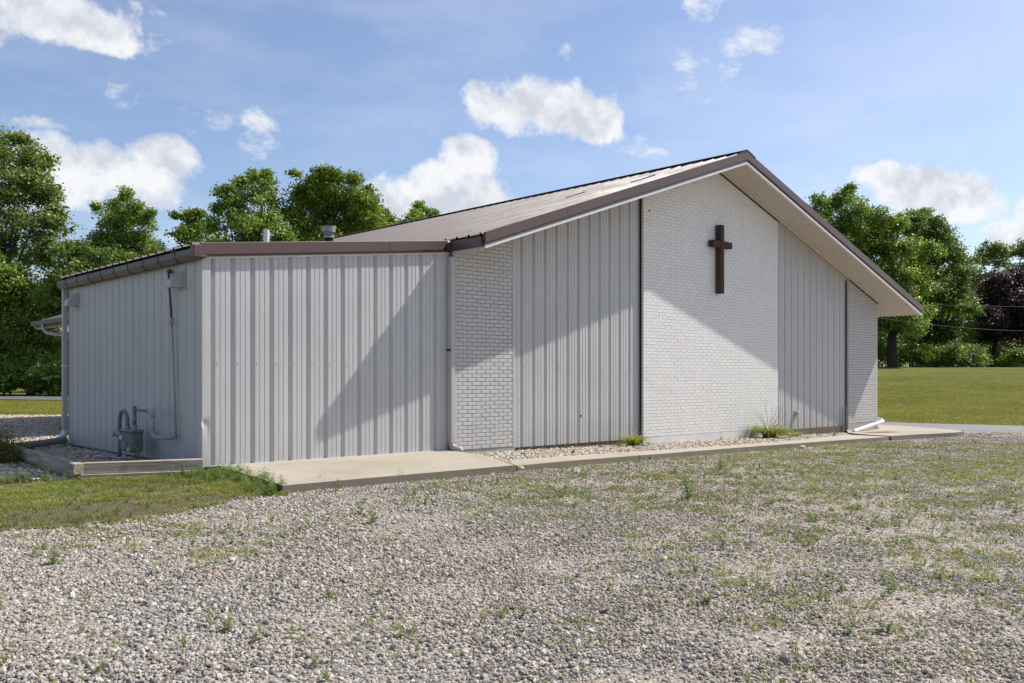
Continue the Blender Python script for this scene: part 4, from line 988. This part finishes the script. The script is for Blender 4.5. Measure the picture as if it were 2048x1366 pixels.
def grass():
    # verge
    x, y, P, L = view_pts(1150, 7.0, 16, .05, -.6, -.2)
    k = in_poly(x, y, VERGE); x, y = x[k], y[k]
    n1 = vnoise(x, y, .9, 31) * .6 + vnoise(x, y, .3, 32) * .4
    edge = np.clip(1.25 - .9 * np.clip((np.hypot(x + 4.2, (y + .5) * .5) - .4) / 1.6, 0, 1), 0, 1)
    keep = rng.random(len(x)) < np.clip((n1 - .36) * 3.4 + .55 * edge - .05, .12, 1); x, y, n1 = x[keep], y[keep], n1[keep]; n = len(x)
    z = GZ(x, y) + .010
    nearc = np.exp(-(((x + 4.1) / .45) ** 2)) * .8
    s = rng.uniform(.5, 1.2, n) * (.45 + .75 * n1) * (1 + nearc)
    rot = np.stack([np.zeros(n), np.zeros(n), rng.uniform(0, 6.283, n)], 1)
    pid = np.where(rng.random(n) < .34 + .35 * (n1 < .5), rng.integers(4, 6, n), rng.integers(0, 4, n))
    pr = blade_protos('grass_blade', 4, 12, .060, .05, .0055, 1.3, 1) + blade_protos('dry_blade', 2, 10, .040, .06, .005, 2.0, 2)
    scatter('verge_grass', np.stack([x, y, z], 1), rot, s, pid, proto_coll('verge_tuft', pr), 'patchy green and straw coloured grass on the verge')
    # leafy weeds in the verge, tallest along the slab and timber
    x, y, P, L = view_pts(130, 7.0, 16, .05, -.6, -.2); k = in_poly(x, y, VERGE); x, y = x[k], y[k]
    dd = np.minimum(np.hypot(x + 4.05, y + .25) / 1.2, np.minimum(np.abs((x + 4.15) - (y + .9) * .16) / .5, np.abs(y - .42 + (x + 5.8) * .33) / .4))
    pk = np.clip(1.15 - dd, 0, 1); keep = rng.random(len(x)) < .22 + .75 * pk; x, y, pk = x[keep], y[keep], pk[keep]; n = len(x)
    scatter('verge_weeds', np.stack([x, y, GZ(x, y) + .01], 1), np.stack([np.zeros(n), np.zeros(n), rng.uniform(0, 6.283, n)], 1), rng.uniform(.05, .11, n) * (1 + 1.25 * pk), rng.integers(0, 6, n), proto_coll('verge_weed', weed_protos('weed_leaf', 6, 9)), 'low leafy weeds mixed into the verge grass')
    # weeds and wisps over the lot
    x, y, P, L = view_pts(290, 3.4, 21, .04); k = in_poly(x, y, LOT); x, y, P, L = x[k], y[k], P[k], L[k]
    w = weedy(x, y); cl = vnoise(x, y, .28, 61)
    patch = np.exp(-(((x - 6.5) / 5.0) ** 2 + ((y + 6.6) / 1.3) ** 2))
    keep = rng.random(len(x)) < np.clip((w - .52) * 2.9 * (.10 + 2.3 * cl * cl * cl) + .35 * patch, 0.008, .85) * (1 - track(x, y)); x, y, w, P = x[keep], y[keep], w[keep], P[keep]; n = len(x)
    rot = np.stack([np.zeros(n), np.zeros(n), rng.uniform(0, 6.283, n)], 1)
    pr = blade_protos('grass_blade', 4, 10, .026, .045, .0042, 2.2, 5) + blade_protos('dry_blade', 2, 8, .022, .05, .0042, 2.4, 6)
    pid = np.where(rng.random(n) < .25, rng.integers(4, 6, n), rng.integers(0, 4, n))
    scatter('gravel_weeds', np.stack([x, y, GZ(x, y) + .008], 1), rot, rng.uniform(.5, 1.35, n), pid, proto_coll('wisp', pr), 'thin low grass growing through the gravel')
    x, y, P, L = view_pts(22, 3.4, 20, .04); k = in_poly(x, y, LOT); x, y, P, L = x[k], y[k], P[k], L[k]
    w = weedy(x, y); cl = vnoise(x, y, .55, 71); keep = rng.random(len(x)) < np.clip((w - .42) * 2.4 * (cl * cl * 2.2), .02, .9) * (1 - track(x, y)); x, y = x[keep], y[keep]; n = len(x)
    scatter('gravel_weeds', np.stack([x, y, GZ(x, y) + .004], 1), np.stack([np.zeros(n), np.zeros(n), rng.uniform(0, 6.283, n)], 1), rng.uniform(.035, .105, n) * (.6 + .8 * cl[keep]), rng.integers(0, 6, n), proto_coll('low_weed', weed_protos('weed_leaf', 6, 19, .7)), 'low leafy weeds in clumps on the gravel')
    # lawn blades near the drive and left of the annex
    for (nm, lo, hi, d0, d1, den, poly, lab) in (('lawn_grass', .36, .60, 20, 70, 75, None, 'short mown grass of the lawn beyond the drive'), ('lawn_grass', -.62, -.45, 30, 56, 70, None, 'short mown grass behind the annex bed')):
        x, y, P, L = view_pts(den, d0, d1, 0, lo, hi)
        k = ~in_poly(x, y, LOT) & ~in_poly(x, y, DRIVE) & ~in_poly(x, y, BED_L)
        if lo > 0: k &= (x > np.interp(y, [-9.2, -2.2, .6, 8, 24], [26.5, 20.9, 19.7, 17.9, 17.0]))
        else: k &= (P < 54)
        k &= rng.random(len(x)) < np.clip((d1 - P) / 40, 0, 1)
        x, y = x[k], y[k]; n = len(x)
        rot = np.stack([np.zeros(n), np.zeros(n), rng.uniform(0, 6.283, n)], 1)
        pr = blade_protos('lawn_blade', 4, 12, .050, .10, .010, .9, 8)
        scatter(nm, np.stack([x, y, GZ(x, y) - .02], 1), rot, rng.uniform(.6, 1.3, n), rng.integers(0, 4, n), proto_coll('lawn_tuft', pr), lab)
grass()

# countable taller weeds on the lot
weed_forms = weed_protos('weed_leaf', 6, 3)
WEEDS = [(1130, 985, .26), (1165, 960, .15), (1145, 945, .14), (1375, 1000, .30), (1370, 965, .2), (1440, 940, .2), (1450, 948, .16), (1518, 938, .17), (1495, 945, .13), (1350, 948, .16), (1640, 948, .14), (1798, 908, .18), (1815, 1035, .22),
         (1545, 985, .16), (720, 1030, .22), (745, 1048, .2), (870, 975, .2), (828, 990, .17), (800, 965, .18), (670, 985, .2), (655, 975, .16), (850, 1010, .16), (995, 970, .18), (1000, 1000, .12), (1040, 965, .14), (620, 1060, .2), (545, 1045, .16),
         (108, 1130, .17), (595, 980, .14), (640, 972, .17), (1720, 1090, .15), (1448, 1100, .15), (1550, 1070, .15), (1390, 1145, .1), (800, 1275, .16), (455, 1265, .14), (420, 1255, .12), (510, 1285, .12), (1900, 1040, .14), (2030, 1030, .18), (1005, 1235, .12),
         (1260, 1100, .12), (1180, 1075, .12), (1220, 1180, .1), (1640, 1195, .1), (1700, 1270, .1), (900, 1150, .1), (760, 1190, .12), (560, 1160, .12), (1915, 905, .14), (1960, 900, .12), (1880, 920, .14), (1100, 925, .13), (1213, 912, .12), (1420, 908, .1), (700, 968, .12), (760, 958, .12), (1010, 935, .12)]
WL = {(1130, 985): 'bushy green weed nearest the walkway in the middle of the lot', (1375, 1000): 'largest weed on the gravel, below the right part of the brick panel', (1815, 1035): 'single upright weed on bare gravel at the right',
      (108, 1130): 'lone upright weed in the coarse gravel at the far left', (1798, 908): 'weed tuft in the fine gravel before the concrete pad', (2030, 1030): 'green weed at the right edge of the photo', (455, 1265): 'upper of two weeds standing alone in the lower left gravel',
      (1518, 938): 'weed on the gravel below the large daylily', (1900, 1040): 'weed on the gravel halfway between the upright one and the right edge', (1005, 1235): 'weed standing alone low in the middle of the gravel'}
for i, (u, v, h) in enumerate(WEEDS):
    z = -.10
    for _ in range(12):
        d = 1838.3 * (CAM.z - z) / (v - 751.6); q = CAM + FWD * d + RGT * ((u - 1024) / 1838.3 * d); z = ground_z(q.x, q.y)
    o = bpy.data.objects.new('weed', weed_forms[i % 6]); COL.objects.link(o); o.location = (q.x, q.y, z); o.scale = (h, h, h); o.rotation_euler.z = i * 1.7
    tag(o, WL.get((u, v), 'small green weed growing out of the gravel lot'), 'weed', 'weeds on the gravel lot')

# daylily like clumps in the pebble border, each one mesh of arching leaves
def lily(loc, h, r, n, label, stems=8, seed=1):
    rr = random.Random(seed); e = empty('daylily', loc, label, 'plant', None)
    vs = []; fs = []; tint = []
    def blade(p, dirv, L, w, droop, tn):
        k = len(vs); seg = 5; side = Vector((-dirv.y, dirv.x, 0)).normalized()
        for s in range(seg + 1):
            t_ = s / seg; c = Vector(p) + Vector((dirv.x, dirv.y, 0)) * L * (t_ ** 1.2) * r + Vector((0, 0, h * L * (t_ * 1.6 - droop * t_ * t_)))
            ww = w * (1 - t_ ** 2) + .001; vs.append(tuple(c - side * ww)); vs.append(tuple(c + side * ww)); tint.extend([tn, tn])
        for s in range(seg): fs.append((k + 2 * s, k + 2 * s + 1, k + 2 * s + 3, k + 2 * s + 2))
    for i in range(n):
        a = rr.uniform(0, 6.28); L = rr.uniform(.55, 1.05); p = (rr.gauss(0, .05), rr.gauss(0, .05), 0)
        blade(p, Vector((math.cos(a), math.sin(a))), L, rr.uniform(.006, .010), rr.uniform(.8, 1.6), rr.random())
    me = bpy.data.meshes.new('leaves'); me.from_pydata(vs, [], fs); at = me.attributes.new('tint', 'FLOAT', 'POINT'); at.data.foreach_set('value', tint)
    o = link_mesh('leaves', me, 'lily_leaf', e)
    mb = MB()
    for i in range(stems):
        a = rr.uniform(0, 6.28); q = rr.uniform(.2, .75) * r; hh = h * rr.uniform(1.0, 1.75)
        mb.tube([(0, 0, 0), (math.cos(a) * q * .5, math.sin(a) * q * .5, hh * .6), (math.cos(a) * q, math.sin(a) * q, hh)], [.004, .003, .002], 4, cap=False)
    if stems:
        me = bpy.data.meshes.new('stems'); me.from_pydata(mb.v, [], mb.f); link_mesh('stems', me, 'dry_blade', e)
lily((8.95, -.40, slab_z(8.9) - .06), .46, .78, 420, 'large spiky daylily clump with dry stems at the right end of the brick panel', 22, 2)
lily((4.15, -.42, slab_z(4.2) - .06), .36, .48, 200, 'smaller spiky daylily clump before the left metal wall', 7, 3)
lily((9.9, -.45, slab_z(9.9) - .04), .2, .35, 60, 'low yellowing grass clump right of the large daylily', 0, 4)
# small weeds in border
for i, (x, y, s, lb) in enumerate(((6.9, -.5, .16, 'low green weed in the pebble border before the brick panel'), (7.5, -.55, .12, 'tiny weed in the pebble border right of the low one'), (1.6, -1.25, .14, 'small weed in the pebble border near the left bricks'), (11.0, -.9, .14, 'small weed in the pebble border near the concrete pad'))):
    o = bpy.data.objects.new('weed', weed_forms[i]); COL.objects.link(o); o.location = (x, y, slab_z(x) - .03); o.scale = (s * 1.8, s * 1.5, s); tag(o, lb, 'weed', 'weeds in the pebble border')
o = bpy.data.objects.new('weed', weed_forms[2]); COL.objects.link(o); o.location = (-4.72, 1.36, .02); o.scale = (.3, .3, .42); tag(o, 'tall dark weed beside the gas meter', 'weed')
o = bpy.data.objects.new('weed', weed_forms[4]); COL.objects.link(o); o.location = (-4.52, 5.7, .25); o.scale = (.22, .22, .2); tag(o, 'small dark weed at the foot of the far annex downspout', 'weed')
# a pale stone, a leaf litter stone and the yellow flower by the joint
mb = MB()
def rock(loc, s, m, label, seed):
    rr = random.Random(seed); bm = bmesh.new(); bmesh.ops.create_icosphere(bm, subdivisions=2, radius=.5)
    for v in bm.verts: v.co = Vector((v.co.x * 1.2, v.co.y * .9, v.co.z * .6)) * s * rr.uniform(.9, 1.08)
    me = bpy.data.meshes.new('rock'); bm.to_mesh(me); bm.free(); o = link_mesh('rock', me, m, smooth=True); o.location = loc; tag(o, label, 'rock')
rock((-6.2, 1.45, -.07), .09, 'white_pipe', 'pale rounded stone in the shaded gravel beside the timber edging', 3)
rock((6.9, -2.42, -.17), .14, 'stone_cream', 'tan stone lying against the walkway edge', 4)
rock((-.98, -2.72, -.03), .10, 'mark_yellow', 'small yellow painted stone at the end of the slab joint', 5)

# ------------------------------------------------------------------ trees
def leaf_arrays(centers, radii, n_each, size, seed, flat=.55, tintbase=None):
    r = np.random.default_rng(seed); V = []; T = []
    for c, rad, n in zip(centers, radii, n_each):
        c = np.array(c)
        # sub clumps through the lobe, more of them near its surface
        m_ = max(6, int(n / 60)); d = r.normal(size=(m_, 3)); d /= np.linalg.norm(d, axis=1)[:, None]
        rr_ = rad * (r.random(m_) ** .38) * .98; sc = c + d * rr_[:, None] * np.array([1, 1, .85])
        st = r.uniform(0, 1, m_) * .6
        idx = r.integers(0, m_, n); g = r.normal(size=(n, 3)) * (rad * .20 + .14) * np.array([1, 1, .62]); p = sc[idx] + g
        up = r.normal(size=(n, 3)) * .75 + np.array([0, 0, .8]) + d[idx] * .45; up /= np.linalg.norm(up, axis=1)[:, None]
        a = np.cross(up, r.normal(size=(n, 3))); a /= np.linalg.norm(a, axis=1)[:, None]; b = np.cross(up, a)
        s = size * r.uniform(.65, 1.45, n)[:, None]
        q = np.stack([p - a * s * .5, p + b * s * flat * .5 - up * s * .08, p + a * s * .5, p - b * s * flat * .5 - up * s * .08], 1)
        V.append(q.reshape(-1, 3)); t = np.clip(st[idx] + r.uniform(0, .4, n), 0, 1); T.append(np.repeat(t, 4))
    return np.concatenate(V), np.concatenate(T)
def leaf_mesh(name, V, T, m, parent=None):
    n = len(V) // 4; me = bpy.data.meshes.new(name); me.vertices.add(len(V)); me.vertices.foreach_set('co', V.astype(np.float32).ravel())
    me.loops.add(len(V)); me.loops.foreach_set('vertex_index', np.arange(len(V), dtype=np.int32))
    me.polygons.add(n); me.polygons.foreach_set('loop_start', np.arange(0, 4 * n, 4, dtype=np.int32)); me.polygons.foreach_set('loop_total', np.full(n, 4, np.int32))
    at = me.attributes.new('tint', 'FLOAT', 'POINT'); at.data.foreach_set('value', T.astype(np.float32)); me.update(calc_edges=True)
    return link_mesh(name, me, m, parent)
def tree(name, u_base, d, lobes, m, label, cat='tree', trunk_r=.3, dens=1.0, leaf=.26, seed=1, group=None, depth=1.0, lean=.35):
    """lobes: (u, v, radius) on the photograph, turned into crowns at distance d with depth of their own"""
    rr = random.Random(seed); base = place(u_base, None, d)
    e = empty(name, base, label, cat, group)
    cs = []; rs = []; ns = []; k = d / 1838.3
    for (u, v, r) in lobes:
        dd = d + rr.uniform(-1, 1) * depth * 2.2; c = place(u, v, dd); cs.append(tuple(c - base)); R_ = r * k; rs.append(R_ * .92); ns.append(int(2900 * dens * (R_ / 2.3) ** 2 * (.26 / leaf) ** 2) + 120)
        for q in range(2):      # the crown is as deep as it is wide
            c2 = c + FWD * (rr.uniform(.8, 2.2) * R_ * (1 if q else -.5)) + RGT * rr.uniform(-.5, .5) * R_ + Vector((0, 0, rr.uniform(-.6, .0) * R_))
            cs.append(tuple(c2 - base)); rs.append(R_ * .8); ns.append(int(1000 * dens * (R_ / 2.3) ** 2 * (.26 / leaf) ** 2) + 60)
    nl = len(lobes); front = cs[0::3]
    for q in range(nl if depth > .5 else 0):      # fill between neighbouring lobes so that the crown is one mass
        a = Vector(front[q]); b = min((Vector(c) for i, c in enumerate(front) if i != q), key=lambda c: (c - a).length + rr.uniform(0, 1.5))
        c = (a + b) / 2 + FWD * rr.uniform(0, 2.0); R_ = (lobes[q][2]) * k * .85; cs.append(tuple(c)); rs.append(R_); ns.append(int(1100 * dens * (R_ / 2.3) ** 2 * (.26 / leaf) ** 2) + 60)
    V, T = leaf_arrays(cs, rs, ns, leaf, seed)
    leaf_mesh('crown', V, T, m, e)
    mb = MB(); tops = sorted(cs, key=lambda c: -c[2]); H = tops[0][2]; low = min(c[2] for c in cs)
    fork = max(1.2, min(low * .9, H * .35)); mid = Vector((sum(c[0] for c in cs) / len(cs) * lean, sum(c[1] for c in cs) / len(cs) * lean, fork))
    p1 = mid * .5 + Vector((rr.uniform(-.1, .1), rr.uniform(-.1, .1), 0))
    if trunk_r > 0:
        mb.tube([(0, 0, -.3), (0, 0, .15), tuple(p1), tuple(mid)], [trunk_r * 1.5, trunk_r * 1.08, trunk_r * .92, trunk_r * .8], 12)
        for i, c in enumerate(cs):
            if i % 3 or rr.random() < .25: continue
            c = Vector(c); st = mid * (1 - .15 * rr.random()); m1 = st.lerp(c, .45) + Vector((rr.uniform(-.4, .4), rr.uniform(-.4, .4), rr.uniform(.0, .5)))
            r0 = trunk_r * rr.uniform(.18, .34)
            mb.tube([tuple(st), tuple(m1), tuple(m1.lerp(c, .6)), tuple(c)], [r0, r0 * .6, r0 * .28, r0 * .08], 6, cap=False)
        me = bpy.data.meshes.new('trunk'); me.from_pydata(mb.v, [], mb.f); link_mesh('trunk', me, 'bark', e, smooth=True)
    return e
# left side, beyond the road
tree('oak_tree', -25, 74, [(20, 290, 38), (75, 312, 30), (95, 385, 28), (50, 350, 42), (5, 380, 50), (92, 440, 28), (45, 440, 40), (-10, 320, 48), (-50, 400, 60), (-60, 300, 50), (20, 490, 42), (75, 490, 28), (-40, 490, 50), (70, 375, 30), (110, 420, 14), (40, 275, 18)], 'leaf_oak', 'tall oak at the far left with open crown above the others', trunk_r=.42, dens=.62, leaf=.30, seed=2)
tree('broadleaf_tree', 60, 72, [(20, 560, 50), (95, 520, 30), (60, 610, 52), (110, 580, 34), (20, 660, 60), (100, 680, 46), (50, 720, 50), (-30, 600, 60), (-30, 700, 60), (130, 620, 30), (120, 740, 40), (-10, 530, 34)], 'leaf_green', 'dense leafy tree below the oak at the far left', trunk_r=.25, dens=.9, leaf=.26, seed=3)
tree('broadleaf_tree', 235, 73, [(250, 388, 14), (228, 410, 15), (270, 412, 15), (248, 430, 26), (212, 440, 14), (285, 440, 18), (235, 470, 36), (285, 480, 30), (196, 490, 30), (310, 500, 18), (240, 520, 40), (300, 540, 30), (193, 412, 6), (300, 425, 7)], 'leaf_green', 'pointed leafy tree over the left end of the annex roof', trunk_r=.25, dens=1.0, leaf=.22, seed=4)
tree('broadleaf_tree', 165, 69, [(160, 500, 30), (150, 545, 40), (205, 510, 28), (130, 500, 18), (180, 580, 40), (110, 560, 20)], 'leaf_deep', 'dark round tree left of the pointed one', trunk_r=.2, dens=1.0, leaf=.24, seed=5)
tree('broadleaf_tree', 380, 76, [(378, 430, 15), (395, 455, 20), (365, 465, 18), (385, 495, 28), (420, 500, 25), (350, 430, 6), (400, 425, 9)], 'leaf_bright', 'small yellow green tree left of the middle group', trunk_r=.18, dens=1.0, leaf=.26, seed=6)
tree('broadleaf_tree', 490, 74, [(482, 360, 14), (505, 352, 12), (530, 362, 14), (450, 378, 16), (470, 398, 24), (515, 390, 24), (545, 395, 20), (440, 412, 16), (480, 440, 32), (535, 440, 32), (425, 450, 18), (500, 480, 36), (560, 470, 28), (440, 485, 24), (505, 345, 7), (533, 345, 6)], 'leaf_green', 'open topped tree behind the white roof pipe', trunk_r=.26, dens=.75, leaf=.25, seed=7)
tree('broadleaf_tree', 655, 78, [(650, 345, 18), (672, 350, 18), (628, 365, 20), (705, 355, 16), (600, 378, 20), (590, 345, 8), (655, 385, 34), (700, 390, 30), (615, 410, 34), (730, 400, 22), (660, 430, 42), (715, 440, 36), (745, 430, 20), (600, 455, 36), (765, 452, 20), (690, 475, 40), (640, 480, 36), (580, 420, 20)], 'leaf_bright', 'biggest round tree of the middle group behind the annex roof', trunk_r=.34, dens=.95, leaf=.26, seed=8)
tree('broadleaf_tree', 765, 84, [(742, 410, 22), (770, 432, 18), (780, 455, 20), (755, 470, 26), (735, 380, 14)], 'leaf_oak', 'olive tree on the right flank of the biggest round tree', trunk_r=.2, dens=.9, leaf=.3, seed=9)
tree('broadleaf_tree', 840, 92, [(835, 408, 9), (825, 425, 14), (852, 422, 14), (868, 432, 11), (840, 445, 20), (812, 445, 12), (800, 452, 10), (870, 455, 18)], 'leaf_green', 'small tree rising just above the main roof slope', trunk_r=.16, dens=.75, leaf=.26, seed=10)
# right side
tree('broadleaf_tree', 1786, 84, [(1638, 398, 13), (1690, 392, 16), (1665, 410, 20), (1712, 415, 22), (1640, 430, 20), (1745, 430, 20), (1690, 450, 38), (1750, 465, 34), (1655, 470, 34), (1715, 505, 44), (1775, 500, 34), (1740, 550, 40), (1795, 550, 34), (1690, 550, 40), (1820, 590, 26), (1780, 600, 34), (1850, 625, 18), (1740, 620, 30), (1700, 375, 9), (1790, 450, 22), (1810, 490, 26), (1825, 540, 26), (1770, 445, 16), (1760, 640, 26), (1800, 650, 22), (1850, 500, 26), (1835, 570, 30), (1800, 440, 14), (1822, 640, 30), (1730, 480, 30), (1780, 560, 36)], 'leaf_green', 'large leafy tree with a thick dark trunk right of the church', trunk_r=.48, lean=.03, dens=1.05, leaf=.25, seed=11)
tree('broadleaf_tree', 1870, 91, [(1828, 432, 20), (1850, 428, 14), (1872, 440, 16), (1812, 450, 18), (1845, 465, 30), (1890, 470, 24), (1905, 500, 24), (1865, 510, 34), (1915, 540, 26), (1830, 520, 30), (1880, 570, 36), (1845, 600, 30), (1905, 600, 26), (1920, 570, 18), (1870, 650, 40), (1900, 650, 28), (1835, 660, 34), (1880, 690, 34), (1935, 610, 26), (1925, 520, 18), (1930, 660, 26), (1850, 550, 34), (1860, 480, 30), (1820, 600, 34)], 'leaf_deep', 'tall dark green tree between the large tree and the purple one', trunk_r=.34, dens=.95, leaf=.25, seed=12)
tree('broadleaf_tree', 2010, 125, [(1985, 492, 16), (2005, 500, 16), (1965, 515, 18), (2035, 505, 18), (2060, 490, 24), (1950, 550, 22), (1995, 535, 24), (2040, 545, 28), (1940, 600, 22), (1960, 570, 22), (2080, 540, 40)], 'leaf_oak', 'distant thin crowned tree behind the purple one', trunk_r=.3, dens=.5, leaf=.36, seed=13)
tree('purple_tree', 1985, 95, [(2000, 560, 20), (2025, 552, 20), (2050, 560, 26), (1975, 590, 24), (2010, 595, 34), (2050, 605, 40), (1962, 625, 22), (1990, 640, 34), (2035, 655, 40), (2075, 620, 50), (1955, 655, 16), (1975, 668, 18)], 'leaf_purple', 'dark purple leaved tree at the right edge', trunk_r=.26, dens=1.15, leaf=.24, seed=14)
tree('broadleaf_tree', 2048, 97, [(2035, 700, 12), (2060, 690, 20), (2070, 720, 20)], 'leaf_green', 'small sapling in shade below the purple tree', trunk_r=.2, dens=.9, leaf=.24, seed=15)
for i, (u, v, r, mm, lb) in enumerate(((1830, 706, 20, 'leaf_bright', 'bright leafy bush right of the thick trunk'), (1868, 705, 24, 'leaf_green', 'green bush left of the sunlit mounded one'), (1905, 700, 22, 'leaf_deep', 'dark bush between the brighter ones'), (1938, 708, 24, 'leaf_oak', 'sunlit mounded bush left of the purple tree trunk'), (1735, 700, 24, 'leaf_deep', 'dark bush left of the thick trunk'), (2034, 710, 18, 'leaf_bright', 'bright undergrowth bush right of the purple tree trunk'))):
    tree('bush', u, 86 + i % 2, [(u, v, r), (u - r * .9, v + 8, r * .7), (u + r * .9, v + 6, r * .7)], mm, lb, 'bush', 0, 1.2, .22, 30 + i, depth=.4)
for i, (u, v, r, mm, lb) in enumerate(((28, 745, 26, 'leaf_bright', 'light green bush at the roadside at the far left'), (85, 760, 22, 'leaf_deep', 'dark bush at the roadside right of the light green one'))):
    tree('bush', u, 69, [(u, v, r), (u - r, v + 12, r * .7), (u + r * .9, v + 10, r * .7)], mm, lb, 'bush', 0, 1.0, .2, 50 + i, depth=.3)
# far woods that read as one mass behind both groups
def woods(name, L0, L1, P0, hgt, label, seed, mm):
    r = np.random.default_rng(seed); cs = []; rs = []; ns = []; L = L0
    while L < L1:
        for z in np.arange(.5, hgt, 2.3):
            if z > 3 and hgt < 7 and r.random() < .5: continue
            q = CAM + FWD * (P0 + r.uniform(-3, 3)) + RGT * (L + r.uniform(-1, 1)); g = ground_z(q.x, q.y); cs.append((q.x, q.y, g + z + r.uniform(-.6, .6))); rs.append(r.uniform(1.7, 2.4)); ns.append(520 if z < 4 else 330)
        L += 2.4
    V, T = leaf_arrays(cs, rs, ns, .42, seed); o = leaf_mesh(name, V, T, mm); tag(o, label, kind='stuff')
woods('distant_woods', -64, -10, 90, 10.5, 'dark woods behind the trees on the left', 71, 'leaf_deep')
woods('distant_woods', -90, -40, 45, 9.5, 'added row of unseen trees at the left, blocking low sky', 75, 'leaf_green')  # added out of view to block low sky and darken the annex side wall
woods('distant_woods', 34, 85, 135, 13.5, 'dark woods behind the trees on the right', 72, 'leaf_deep')
woods('undergrowth', -60, -28, 71, 2.2, 'roadside undergrowth below the left trees', 73, 'leaf_green')
woods('undergrowth', 34, 60, 100, 5.2, 'tangled undergrowth below the right trees', 74, 'leaf_deep')

# clipped evergreen shrub at the left edge
def cedar():
    q = Vector((-6.15, 3.55, -.08)); e = empty('evergreen_shrub', q, 'yellow green evergreen shrub at the left edge beside the timber edging', 'shrub')
    V, T = leaf_arrays([(0, 0, .22), (.12, -.1, .16), (-.2, .1, .25), (-.35, .3, .25), (-.1, .3, .2)], [.25, .2, .28, .3, .25], [5200, 3500, 5000, 4000, 4000], .035, 90, .3); leaf_mesh('foliage', V, T, 'cedar', e)
    mb = MB(); mb.tube([(0, 0, -.05), (0, 0, .2)], [.03, .02], 6); me = bpy.data.meshes.new('stem'); me.from_pydata(mb.v, [], mb.f); link_mesh('stem', me, 'bark', e)
cedar()

# ------------------------------------------------------------------ overhead wires
def wire(a, b, sag, label, r=.014):
    a = Vector(a); b = Vector(b); pts = []
    for i in range(25):
        t_ = i / 24; p = a.lerp(b, t_); p.z -= sag * 4 * t_ * (1 - t_); pts.append(tuple(p - a))
    mb = MB(); mb.tube(pts, r, 5, cap=False); me = bpy.data.meshes.new('overhead_wire'); me.from_pydata(mb.v, [], mb.f)
    o = link_mesh('overhead_wire', me, 'wire'); o.location = a; tag(o, label, 'wire')
wire(place(-300, 440, 60), place(520, 545, 50), .5, 'overhead wire crossing the oak and trees at the left, lower one', .014)
wire(place(-300, 425, 60), place(520, 510, 52), .3, 'overhead wire above the lower one at the left', .012)
wire(place(1700, 602, 62), place(2500, 604, 60), .35, 'overhead wire crossing the purple tree, upper one', .010)
wire(place(1650, 615, 62), place(2500, 625, 60), 1.4, 'sagging overhead wire across the lower purple tree', .011)
